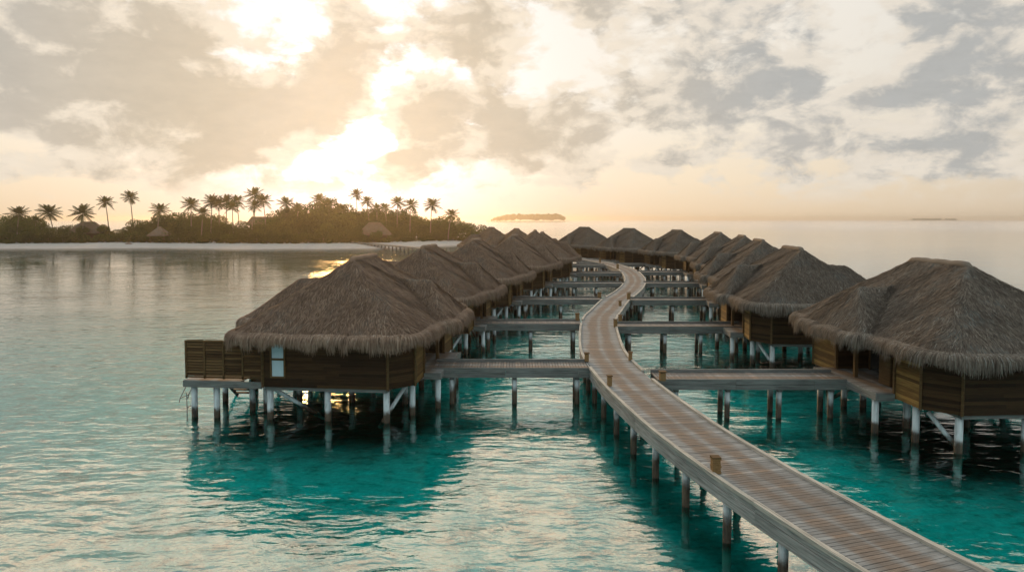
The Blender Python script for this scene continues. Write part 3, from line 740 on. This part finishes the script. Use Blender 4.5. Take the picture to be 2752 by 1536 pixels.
    for (x, y) in ((6.45, -4.95), (5.35, -4.95), (4.3, -3.6), (6.45, -2.2), (6.45, 1.0), (6.45, 3.9), (4.5, 1.8), (4.5, 3.9)):
        fin(pile_mb(x, y, ZD - .36, .14), 'pile', M_pile, smooth=True)
    sc = MB(); xs = [3.0, 3.92, 4.84, 5.76, 6.66]
    for x in xs: sc.box((x, -5.2, 2.72), (.08, .09, 1.72), 0, .6)
    sc.box((4.83, -5.2, 3.6), (3.74, .10, .05), 0, .7); sc.box((4.83, -5.2, 1.93), (3.74, .09, .06), 0, .5)
    sc = fin(sc, 'privacy_screen', M_post)
    lv = MB()
    for i in range(4):
        a, b = xs[i] + .045, xs[i + 1] - .045; z = 1.99
        while z < 3.55:
            P = []
            for (yy, zz) in ((-5.235, z), (-5.165, z + .085)):
                P.append(((a, yy, zz), (b, yy, zz)))
            r = random.random()
            (p0, p1), (p2, p3) = P; th_ = .012
            lv.hexa([p0, p1, p3, p2, (p0[0], p0[1], p0[2] + th_), (p1[0], p1[1], p1[2] + th_), (p3[0], p3[1], p3[2] + th_), (p2[0], p2[1], p2[2] + th_)], r)
            z += .13
    fin(lv, 'louvres', M_post, sc)
    mb = MB(); mb.box((4.83, -5.14, 2.77), (3.6, .02, 1.6)); fin(mb, 'gap_shade_sheet', M_dark, sc)  # dark sheet added behind the slats as painted shade in their gaps
    mb = MB()   # sloping swim steps at the outer corner, with tube handrails
    for k in range(6):
        mb.box((7.05, -4.0 + k * .0, 0), (.01, .01, .01)) if False else mb.box((6.0 - .0 * k, -2.6 + k * .30, 1.35 - k * .24), (.9, .26, .05), 0, .3)
    mb.bar((5.52, -2.75, 1.45), (5.52, -.85, -.1), .06, .16); mb.bar((6.48, -2.75, 1.45), (6.48, -.85, -.1), .06, .16)
    fin(mb, 'swim_steps', M_jbeam)
    mb = MB()
    for yy in (-4.6, -3.9):
        mb.tube([(6.8, yy, 1.5), (7.05, yy, 1.35), (7.35, yy - .05, .75), (7.4, yy - .05, .55)], .022, 6); mb.tube([(7.05, yy, 1.0), (7.05, yy, -.35)], .022, 6)
    mb.tube([(7.35, -4.65, .75), (7.35, -3.95, .75)], .02, 6); mb.tube([(7.05, -4.6, .3), (7.05, -3.9, .3)], .02, 6)
    fin(mb, 'ladder', M_metal)
    return v

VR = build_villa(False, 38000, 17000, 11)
VL = build_villa(True, 38000, 17000, 23)
RV = [(20.1, 31.6, 3, 1.0), (19.25, 46.5, -5, 1.01), (22.45, 61.8, -8, 1.03), (26.2, 77.6, -8, 1.03), (28.5, 94.2, -3, 1.045), (26.9, 110.6, 11, 1.06), (21.6, 124.6, 23, 1.08), (14.9, 138.5, 27, 1.10)]
LV = [(-7.9, 35.75, -6, 1.0), (-6.2, 50.1, -8, 1.0), (-3.5, 64.4, -9, 1.02), (.25, 79.8, -10, 1.03), (4.15, 94.5, -7, 1.05), (3.75, 109.5, 2, 1.06), (.9, 122.5, 12, 1.08), (-4.0, 137.0, 18, 1.10)]
GRP = 'thatched overwater villas along the boardwalk'
lab_R = ['big front right villa cut by the picture edge, grey roof and dark timber walls',
         'second villa in the right row, just behind the front right one, with yellow panels',
         'third villa in the right row, only a sloping thatch roof with a narrow yellow panel',
         'fourth villa in the right row, at the outside of the boardwalk bend',
         'fifth villa in the right row, with a bright yellow sunlit wall facing the boardwalk bend',
         'sixth villa in the right row, rightmost of three far villas seen front on',
         'seventh villa in the right row, middle one of the far group behind the boardwalk bend',
         'farthest right villa, roof against open sea right of the gap between the rows']
lab_L = ['big front left villa with louvred screen, two-pane window and white piles',
         'second villa in the left row, brown thatch roof rising right behind the front left villa',
         'third villa in the left row, brown thatch overlapping the fourth villa',
         'fourth villa in the left row, overlapping the third, its right wall above the fourth jetty',
         'fifth villa in the left row, rightmost roof peak of the left group',
         'sixth villa in the left row, small rounded peak just behind the fifth',
         'seventh villa in the left row, flat topped middle peak of the far trio',
         'farthest left villa, leftmost flat topped peak beyond the left row']
def place(proto, spots, labs):
    for i, ((x, y, a, k), lb) in enumerate(zip(spots, labs)):
        o = proto if i == 0 else copy_tree(proto)
        o.location = (x, y, 0); o.rotation_euler = (0, 0, R(a)); tag(o, lb, 'villa', GRP)
        if k != 1.0:
            for ch in o.children:
                if ch.name.split('.')[0] == 'roof': ch.scale = (1, 1, k); ch.location = (0, 0, 4.12 * (1 - k) + .0)
                if False: pass
def add_roof_lift(): pass
place(VR, RV, lab_R); place(VL, LV, lab_L)
for o in (list(VR.children) + list(VL.children)): pass
bpy.context.view_layer.update()

# ------------------------------------------------------------------ island vegetation
M_frond = mk_leaf('palm_frond', (.030, .045, .012), (.070, .085, .022), .3)
M_frond_dry = mk_leaf('dry_frond', (.10, .07, .03), (.16, .11, .05), .2)
M_leafA = mk_leaf('broad_leaf', (.024, .044, .012), (.065, .090, .022), .5)
M_bark = mk_plain('palm_bark', (.16, .13, .10), .9, .1, .3, 6)
M_trunk = mk_plain('tree_bark', (.12, .10, .08), .9, .1, .3, 5)
def build_palm(seed, h, lean, cr):
    rnd = random.Random(seed); p = empty('palm_tree')
    pts = [(lean * (t ** 1.7), 0.15 * math.sin(t * 3), h * t) for t in [i / 8 for i in range(9)]]
    mb = MB(); mb.tube(pts, [.24 - .12 * i / 8 for i in range(9)], 7); mb.build('trunk', M_bark, p, True)
    top = Vector((0, 0, 0)); mb = MB(); nf = 26
    for k in range(nf):
        a = k * 2.399 + rnd.uniform(-.2, .2); up = 1.42 - 2.0 * (k / nf) + rnd.uniform(-.15, .15); L = cr * rnd.uniform(.85, 1.15) * (1 if k > 5 else .8)
        d = Vector((math.cos(a), math.sin(a), 0)); pos = top.copy(); el_ = up; seg = 9; prev = None; side = d.cross(Vector((0, 0, 1)))
        for s in range(seg + 1):
            f = s / seg; w_ = .05 * (1 - f) + .015
            dirv = (d * math.cos(el_) + Vector((0, 0, 1)) * math.sin(el_)).normalized()
            nxt = pos + dirv * (L / seg); upv = side.cross(dirv).normalized()
            if s < seg:
                mb.poly([pos - side * w_, pos + side * w_, nxt + side * w_, nxt - side * w_], .3)
                if s > 0:
                    ll = L * .30 * math.sin(min(1, (f + .12)) * math.pi * .93) + .12
                    for q in range(3):
                        bpt = pos.lerp(nxt, q / 3)
                        for sg in (-1, 1):
                            tip = bpt + (side * sg * .80 + dirv * .55 + Vector((0, 0, -.25 - .2 * rnd.random()))) * ll
                            wv = dirv * .07
                            mb.poly([bpt - wv, bpt + wv, tip + wv * .3, tip - wv * .3], rnd.random())
            pos = nxt; el_ -= (.035 + .085 * f) * rnd.uniform(.8, 1.2)
    mb.build('crown', M_frond, p).location = pts[-1]
    mb = MB()
    for k in range(5):
        a = k * 1.3; c = top + Vector((math.cos(a) * .28, math.sin(a) * .28, -.25)); mb.tube([c - Vector((0, 0, .14)), c, c + Vector((0, 0, .14))], [.06, .13, .06], 6, .5)
    mb.build('coconuts', M_bark, p).location = pts[-1]
    return p
def leaves(g, n, centers, radii, sz):
    """n small leaf faces spread through the outer part of several lumps"""
    idx = g.choice(len(centers), n, p=radii ** 2 / (radii ** 2).sum()); c = centers[idx]; r = radii[idx]
    d = g.standard_normal((n, 3)); d /= np.linalg.norm(d, axis=1)[:, None]; rr = r * g.uniform(.55, 1.12, n) ** .6
    P = c + d * rr[:, None] * np.array([1, 1, .8]); s = sz * g.uniform(.6, 1.4, n)
    u = g.standard_normal((n, 3)) + d * .4; u /= np.linalg.norm(u, axis=1)[:, None]; v = np.cross(u, g.standard_normal((n, 3))); v /= np.linalg.norm(v, axis=1)[:, None]
    V = np.stack([P - u * s[:, None], P + v * s[:, None] * .45, P + u * s[:, None], P - v * s[:, None] * .45], 1).reshape(-1, 3)
    V[:, 2] = np.maximum(V[:, 2], .05)
    return V, np.arange(4 * n).reshape(-1, 4), g.uniform(0, 1, n)
def build_bush(seed, h, wd, n):
    g = np.random.default_rng(seed); t = empty('beach_tree'); m = 16
    cs = np.c_[g.uniform(-wd * .6, wd * .6, m), g.uniform(-wd * .45, wd * .45, m), g.uniform(h * .15, h * .78, m)]; cs[:, 2] -= np.abs(cs[:, 0]) / wd * h * .25
    rs = g.uniform(.16, .30, m) * h
    V, F, r = leaves(g, n, cs, rs, .26); np_mesh('crown', V, F, M_leafA, r, parent=t)
    mb = MB(); mb.tube([(0, 0, -.3), (.1, 0, h * .3), (.2, .1, h * .55)], [.22, .16, .08], 7)
    for k in range(4): mb.tube([(.1, 0, h * .25), tuple(cs[k])], [.10, .03], 5)
    mb.build('trunk', M_trunk, t, True); return t

def sand_at(x, y): return float(sand_z(np.array([[x, y]], float))[0])
PXF = 1835.0
# palms: (x, y, height above ground, crown radius, lean, label)
PALMS = [
 (-161, 236, 12.0, 4.2, .5, 'leftmost bushy palm, half sunk in the dark trees at the left edge'),
 (-158.5, 243, 9.6, 2.8, -.3, 'small low palm between two wide palms near the left edge'),
 (-152, 240, 12.4, 4.6, .2, 'wide star shaped palm, second large one from the left'),
 (-142.5, 240, 12.2, 4.7, -.3, 'wide dark palm beside the grey roof gap at left'),
 (-138, 252, 16.4, 3.6, -1.2, 'slim tall palm leaning left, standing clear against the sky'),
 (-131.5, 255, 18.2, 3.6, .3, 'tallest lone palm of the left half, straight thin trunk'),
 (-119.5, 242, 13.4, 3.8, .6, 'palm over the small beach gazebo, bushy lower fronds'),
 (-108, 248, 15.4, 3.9, -.4, 'palm at the left end of the crowded palm row'),
 (-103, 240, 12.4, 3.2, .4, 'low palm tucked right of the crowded row\'s first palm'),
 (-100.3, 245, 16.2, 4.1, .3, 'dense round palm with a pale trunk reaching to the bushes'),
 (-95.5, 249, 15.8, 3.4, -.3, 'palm in the crowded row with a short visible trunk'),
 (-92, 246, 16.4, 3.9, .5, 'ragged palm in the middle of the crowded row'),
 (-86.5, 247, 16.6, 3.8, -.4, 'upright palm near the right end of the crowded row'),
 (-90, 240, 14.5, 3.2, .3, 'shorter palm filling the crowded row'),
 (-81.5, 244, 14.9, 3.5, .6, 'palm with two thin trunks showing below, right of the crowded row'),
 (-79.5, 252, 19.0, 4.2, .7, 'highest palm of the crowded row, lit orange from behind'),
 (-73.5, 246, 17.4, 3.9, -.5, 'palm standing free just left of the sun glow'),
 (-64.5, 250, 16.4, 3.6, .2, 'feathery palm at the left rim of the sun glow'),
 (-66.5, 240, 12.8, 3.2, .5, 'low palm under the feathery one at the glow rim'),
 (-59.5, 246, 14.6, 3.2, -.3, 'hazy palm inside the sun glow, left of the big clump'),
 (-52.0, 252, 17.6, 4.0, .4, 'tall palm on top of the glowing clump'),
 (-48.5, 250, 16.0, 3.6, .2, 'palm just right of the glowing clump\'s top'),
 (-44.0, 250, 14.3, 3.4, -.2, 'broad low palm at the right of the glowing clump'),
 (-39.2, 258, 20.0, 3.3, .1, 'lone high palm rising above the glow, right of centre of the island'),
 (-34.0, 254, 17.3, 3.2, -.4, 'palm right of the lone high palm'),
 (-30.5, 252, 14.6, 3.0, .3, 'small palm among three at the island\'s right part'),
 (-28.0, 254, 14.8, 3.0, .3, 'narrow palm beside the small one in the right part'),
 (-24.5, 258, 17.0, 3.4, -.2, 'spiky palm above the gap in the leaves on the right'),
 (-19.8, 258, 17.6, 3.6, .3, 'spiky upright palm left of the full drooping one'),
 (-10.6, 262, 17.6, 4.0, .6, 'full drooping palm, second from the right end of the island'),
 (-4.3, 264, 14.2, 3.4, .4, 'last palm at the right tip of the island'),
]
SHORT = ['leftmost bushy palm', 'small low palm at left', 'wide star shaped palm', 'palm by the grey roof gap', 'slim leaning palm', 'tallest lone palm at left', 'palm over the gazebo', 'first palm of the crowded row',
 'low palm of the crowded row', 'dense round palm', 'short trunked palm', 'ragged palm of the row', 'upright palm of the row', 'short filler palm of the row', 'two trunked palm', 'highest palm of the row', 'lone palm beside the glow',
 'feathery palm', 'low half hidden palm', 'hazy palm in the glow', 'tall palm on the glowing clump', 'palm right of the clump', 'broad low palm', 'lone high palm', 'palm right of the lone high one', 'small palm of the right part', 'narrow palm of the right part',
 'spiky palm above the leaf gap', 'spiky upright palm', 'full drooping palm', 'rightmost palm']
protoP = [build_palm(s, 1.0 * hh, ln, 3.7) for s, hh, ln in ((1, 15.0, .8), (2, 16.0, -1.0), (3, 14.0, .3), (4, 15.5, 1.4))]
used = [False] * 4
PX = {}
def palm_x(px, y): return (px - 1376) / PXF * y
# source pixel columns of each crown in the photograph turned into ground positions at the depth of the grove
PCOL = [46, 97, 145, 222, 293, 358, 421, 516, 540, 566, 592, 608, 645, 628, 675, 684, 716, 774, 760, 802, 855, 880, 925, 960, 994, 1016, 1040, 1067, 1102, 1156, 1204]
for i, (x, y, h, cr, ln, lb) in enumerate(PALMS):
    x = palm_x(PCOL[i], y); k = (i * 7 + 1) % 4
    o = protoP[k] if not used[k] else copy_tree(protoP[k]); used[k] = True
    h -= 2.0 if PCOL[i] < 700 else 2.6 if PCOL[i] < 1080 else 4.0
    zs = h / (15.0, 16.0, 14.0, 15.5)[k]; s = cr / 3.65
    gz = max(.3, sand_at(x, y))
    o.location = (x, y, gz - .2); o.scale = (1, 1, 1); o.rotation_euler = (0, 0, (i * 2.1) % 6.28 if abs(ln) < .5 else (0 if ln * (1, -1, 1, 1)[k] > 0 else math.pi))
    for ch in o.children:
        if ch.name.startswith('trunk'): ch.scale = (1, 1, zs)
        else: ch.scale = (s, s, s); ch.location = (ch.location[0], ch.location[1], h)
    tag(o, lb, 'palm tree', 'coconut palms on the island')

protoB = [build_bush(30, 6.5, 6.5, 4200), build_bush(31, 8.6, 6.0, 5200), build_bush(32, 4.2, 5.5, 3000), build_bush(33, 9.4, 7.0, 6000)]
usedB = [False] * 4
rb = random.Random(5)
def bush(k, x, y, s, lb, rz=None):
    o = protoB[k] if not usedB[k] else copy_tree(protoB[k]); usedB[k] = True
    o.location = (x, y, max(.2, sand_at(x, y)) - .15); o.rotation_euler = (0, 0, rb.uniform(-.5, .5) + (math.pi if rb.random() < .5 else 0)); o.scale = (s * rb.uniform(.9, 1.1), s, s * rb.uniform(.92, 1.08))
    px = 1376 + 1835 * x / y
    if px < 14: where = ['at the left picture edge', 'cut by the left picture edge'][int(px > -12)]
    else:
        kk = min(range(31), key=lambda q: abs(PCOL[q] - px)); dd = px - PCOL[kk]
        where = ('below the ' if abs(dd) < 7 else 'just right of the ' if dd > 0 else 'just left of the ') + SHORT[kk]
    if len((lb + ' ' + where).split()) > 15: where = where.replace('just ', '')
    tag(o, lb + ' ' + where, 'tree', 'broadleaf trees massed on the island'); return o
LOWL = 'low green shrub on the sand'
MIDL = 'dense tree behind the shrubs'
TALL = 'tall rear tree'
edge = [(-190, 230), (-171, 229), (-150, 231), (-141, 238), (-128, 236), (-110, 232), (-96, 230), (-83, 227), (-70, 229), (-52, 232), (-44, 240), (-35, 252), (-28, 262), (-23, 270)]
ex = np.array([e[0] for e in edge]); ey = np.array([e[1] for e in edge])
x = -186.0
while x < -22:
    y = float(np.interp(x, ex, ey)); bush(2, x, y + 2.5 + rb.uniform(-.6, .9), rb.uniform(.75, 1.1), LOWL); x += rb.uniform(4.6, 6.4)
x = -192.0
while x < -24:
    y = float(np.interp(x, ex, ey)); bush(0, x, y + 8 + rb.uniform(-1.5, 1.5), rb.uniform(.85, 1.1), MIDL); x += rb.uniform(5.5, 7.5)
x = -200.0
while x < -26:
    y = float(np.interp(x, ex, ey)) + 17 + rb.uniform(-2, 3); hk = .92 if x > -120 or x < -172 else .78
    bush(1 if rb.random() < .5 else 3, x, y, hk * rb.uniform(.9, 1.08), TALL); x += rb.uniform(6.5, 8.5)
for px, y, hh in ((395, 250, 11), (430, 252, 12.5), (468, 255, 13), (505, 255, 12.2), (545, 256, 12), (590, 258, 11.5), (760, 250, 13), (792, 252, 14), (822, 254, 14.5), (850, 256, 17.5), (880, 256, 17), (905, 256, 15.5), (932, 258, 16.5), (958, 258, 14.5), (985, 258, 15), (1010, 260, 14.5), (1036, 262, 14.5), (1062, 262, 14.2), (1090, 264, 13.6), (1112, 266, 12.2), (1135, 268, 10.6), (1165, 268, 10.0), (1195, 270, 9.4),
                  (775, 240, 11), (805, 241, 12), (840, 243, 13.5), (872, 244, 13.5), (900, 246, 12.5), (930, 248, 11.5), (965, 250, 11)):
    bush(3 if (px // 5) % 2 else 1, palm_x(px, y), y, hh / (9.4 if (px // 5) % 2 else 8.6) * .92, 'big round crown')
for (x, y, k, s) in ((-90, 256, 3, 1.05), (-66, 262, 3, 1.15), (-58, 264, 3, 1.3), (-50, 262, 3, 1.25), (-42, 264, 3, 1.1), (-36, 268, 1, 1.15), (-28, 270, 3, 1.15), (-20, 275, 3, 1.05), (-12.5, 273, 1, .8), (-17, 268, 0, 1.0), (-120, 254, 3, 1.0), (-112, 256, 1, 1.1), (-190, 262, 3, 1.25), (-183, 258, 3, 1.15)):
    bush(k, x, y, s, TALL)

# ------------------------------------------------------------------ island buildings and beach things
def island_hut(name, x, y, wd, dp, eave, top, rz, label, posts=False, ridge=.35):
    o = empty(name, (x, y, sand_at(x, y)), rz); tag(o, label, 'beach hut')
    mb = MB(); n = 10; hx, hy = wd / 2, dp / 2; rx = hx * ridge
    A = [(-hx, -hy, eave), (hx, -hy, eave), (hx, hy, eave), (-hx, hy, eave)]; T0, T1 = (-rx, 0, top), (rx, 0, top)
    mb.poly([A[0], A[1], T1, T0]); mb.poly([A[2], A[3], T0, T1]); mb.poly([A[1], A[2], T1]); mb.poly([A[3], A[0], T0])
    B = [(p[0], p[1], eave - .25) for p in A]
    for i in range(4): mb.poly([B[i], B[(i + 1) % 4], A[(i + 1) % 4], A[i]])
    mb.poly(B[::-1]); mb.build('roof', M_thatch, o)
    if posts:
        for sx_ in (-1, 1):
            for sy_ in (-1, 1):
                m2 = MB(); m2.tube([(sx_ * hx * .75, sy_ * hy * .75, -.2), (sx_ * hx * .75, sy_ * hy * .75, eave - .2)], .1, 6); m2.build('post', M_post, o)
        m2 = MB(); m2.box((0, hy * .5, (eave - .3) / 2), (wd * .6, .1, eave - .3)); m2.build('back_wall', M_wall, o)
    else:
        m2 = MB(); k = .8
        for (a, b) in (((-hx * k, -hy * k), (hx * k, -hy * k)), ((hx * k, -hy * k), (hx * k, hy * k)), ((hx * k, hy * k), (-hx * k, hy * k)), ((-hx * k, hy * k), (-hx * k, -hy * k))): clap(m2, a, b, -.1, eave - .05, bh=.2)
        m2.build('wall', M_wall, o)
        m2 = MB(); m2.box((0, -hy * k - .06, 1.05), (1.0, .06, 2.1)); m2.build('door', M_darkglass, o)
island_hut('beach_hut', -122.0, 236.5, 6.2, 5.5, 2.6, 5.6, 0, 'small thatched gazebo on the sand with pale loungers in front', True, .1)
island_hut('beach_hut', -152.5, 246, 12, 8, 3.2, 7.2, .2, 'large grey thatched building at left, roof peak between two wide palms')
island_hut('beach_hut', -49.0, 243.5, 11.5, 8, 2.6, 7.0, 0, 'broad pale thatched roof in the sun glow above the island pier')
island_hut('beach_hut', -94.5, 262, 13, 6, 6.0, 9.0, .05, 'long low flat roof ridge under the two thin palm trunks', False, .8)
def lounger(x, y, rz, label):
    o = empty('sun_lounger', (x, y, sand_at(x, y)), rz); tag(o, label, 'sun lounger', 'white sun loungers on the island beach')
    mb = MB(); mb.bar((-.9, 0, .38), (.35, 0, .38), .65, .10); mb.build('seat', M_white, o)
    mb = MB(); mb.bar((.38, 0, .40), (.95, 0, .95), .65, .10); mb.build('backrest', M_white, o)
    for sx_ in (-.7, .3):
        for sy_ in (-.26, .26): mb = MB(); mb.box((sx_, sy_, .16), (.06, .06, .33)); mb.build('leg', M_white, o)
def gy(px, py, z=1.0): 
    Y = py - 588.5; y = (CAM_H - z) * 1835 / Y; return ((px - 1376) / 1835 * y, y)
for px, py, a, lb in ((197, 650.5, .3, 'left one of two white loungers in the shrub gap at far left'), (213, 650.5, .2, 'right one of two white loungers in the shrub gap at far left'),
                      (433, 649.5, .4, 'left one of three white loungers before the gazebo'), (444, 649.5, .1, 'middle one of three white loungers before the gazebo'), (455, 649.5, .2, 'right one of three white loungers before the gazebo'),
                      (657, 650.5, .6, 'left one of two loungers on the raised sand right of centre'), (668, 650.5, .4, 'right one of two loungers on the raised sand right of centre')):
    x, y = gy(px, py, .95); lounger(x, y, a, lb)
def blob(name, x, y, sz, material, label, cat, seed=1):
    g = random.Random(seed); mb = MB(); n, m = 12, 6; rows = []
    for j in range(m + 1):
        ph = math.pi / 2 * j / m; r_ = math.cos(ph)
        rows.append([(sz[0] * r_ * math.cos(2 * math.pi * i / n) * g.uniform(.9, 1.08), sz[1] * r_ * math.sin(2 * math.pi * i / n) * g.uniform(.9, 1.08), sz[2] * math.sin(ph) * g.uniform(.93, 1.05)) for i in range(n)])
    for j in range(m):
        for i in range(n): mb.poly([rows[j][i], rows[j][(i + 1) % n], rows[j + 1][(i + 1) % n], rows[j + 1][i]], .5)
    o = mb.build(name, material, None, True); o.location = (x, y, sand_at(x, y) - .05); tag(o, label, cat); return o
x, y = gy(570, 652.5); blob('canoe_cover', x, y, (1.0, 1.6, .8), M_white, 'white humped cover on the sand below the pale palm trunk', 'cover', 2)
x, y = gy(345, 659, .5); blob('driftwood', x, y, (1.2, .7, .5), mk_plain('driftwood_bark', (.16, .11, .085), .9), 'dark brown clump of driftwood on the pale beach', 'driftwood', 3)
x, y = gy(1142, 646.5); blob('boat_cover', x, y, (.9, 1.5, .75), M_white, 'small white covered boat right of the white pillar', 'boat', 4)
x, y = gy(1042, 651); blob('white_box', x, y, (.5, .5, .7), M_white, 'small bright white bin behind the island pier', 'bin', 5)
x, y = gy(1119, 648, 1.0)
o = empty('white_pillar', (x, y, sand_at(x, y))); tag(o, 'tall tapering white pillar on the sand at the right of the island', 'pillar')
mb = MB(); mb.tube([(0, 0, -.1), (0, 0, .25)], [.55, .5], 8); mb.build('base', M_white, o); mb = MB(); mb.tube([(0, 0, .2), (0, 0, 2.9)], [.36, .16], 8); mb.build('shaft', M_white, o)
# island pier
pr = empty('island_pier', (-40, 212, 0)); tag(pr, 'low wooden pier running from the island beach out over shallow water', 'pier')
a, b = Vector((-57, 239)), Vector((-22, 182)); L = (b - a).length; n = int(L / .2); s = np.arange(n) * .2; d = (b - a) / L
mb = MB(); plank_deck(mb, s, np.array([a + d * q for q in s]), np.tile([d.x, d.y], (n, 1)), np.tile([d.y, -d.x], (n, 1)), -.9, .9, 1.35, .18); rel(mb, pr).build('deck', M_deck, pr)
for sg in (-1, 1):
    nn = Vector((d.y, -d.x)) * sg * .95; mb = MB(); mb.bar((a.x + nn.x, a.y + nn.y, 1.2), (b.x + nn.x, b.y + nn.y, 1.2), .1, .36); rel(mb, pr).build('beam', M_jbeam, pr)
for q in range(1, int(L / 3)):
    c = a + d * q * 3
    for sg in (-1, 1):
        nn = Vector((d.y, -d.x)) * sg * .7; rel(pile_mb(c.x + nn.x, c.y + nn.y, 1.1, .12, n=7), pr).build('pile', M_jbeam, pr)

# ------------------------------------------------------------------ distant islands
def far_island(y, x0, x1, hmax, n, seed, label, lump):
    g = np.random.default_rng(seed); L = x1 - x0
    mb = MB(); m = 40; top = []
    for i in range(m):
        t = 2 * math.pi * i / m; top.append(((x0 + x1) / 2 + L / 2 * math.cos(t), y + L * .22 * math.sin(t)))
    mb.poly([(p[0], p[1], 1.2) for p in top]); 
    for i in range(m): p, q = top[i], top[(i + 1) % m]; mb.poly([(p[0], p[1], -2), (q[0], q[1], -2), (q[0], q[1], 1.2), (p[0], p[1], 1.2)])
    s = mb.build('distant_sand', mk_plain('distant_sand_mat' + str(seed), (.25, .22, .17), .9)); tag(s, kind='structure')
    k = 90; t = g.uniform(.07, .95, k); cx = x0 + L * t; prof = np.clip(np.minimum((t - .04) / .22, (1 - t) / .13), 0, 1) ** .6
    cz = hmax * prof * g.uniform(.45, .66, k); cs = np.c_[cx, y + g.uniform(-.12, .12, k) * L, cz]; rs = hmax * np.clip(prof, .2, 1) * g.uniform(.26, .40, k) * lump
    V, F, r = leaves(g, n, cs, rs, hmax * .11); V[:, 2] = np.maximum(V[:, 2], .3)
    o = np_mesh('distant_wood', V, F, M_leafA, r); tag(o, label, 'island trees', kind='stuff')
far_island(2600, -100, 218, 30, 26000, 3, 'hazy wooded island on the horizon between the two villa rows', 1.0)
far_island(4500, 2575, 2945, 13, 9000, 4, 'thin flat wooded island on the horizon at far right', 1.6)
mb = MB()
def bar_sand(name, pts, z, label=None):
    mb = MB(); mb.poly([(p[0], p[1], z) for p in pts]); n = len(pts)
    for i in range(n): p, q = pts[i], pts[(i + 1) % n]; mb.poly([(p[0], p[1], -1.0), (q[0], q[1], -1.0), (q[0], q[1], z), (p[0], p[1], z)])
    o = mb.build(name, mk_plain(name + '_rock', (.10, .075, .05), .9)); tag(o, kind='structure')
bar_sand('reef_spit', [(-27, 322), (-14, 318), (-2, 322), (2, 328), (-10, 331), (-24, 329)], .25)

# ------------------------------------------------------------------ haze
DENS = 2.3e-4
m, t, o = mat('haze_air'); pv = t.new('ShaderNodeVolumePrincipled'); pv.inputs['Density'].default_value = DENS
pv.inputs['Color'].default_value = (1.0, .93, .82, 1); pv.inputs['Anisotropy'].default_value = .86; t.l.new(pv.outputs[0], o.inputs['Volume'])
mb = MB(); mb.box((0, 0, (23 - 3.4) / 2), (2 * FARR + 200, 2 * FARR + 200, 23 + 3.4)); hz = mb.build('haze', m); tag(hz, kind='stuff')
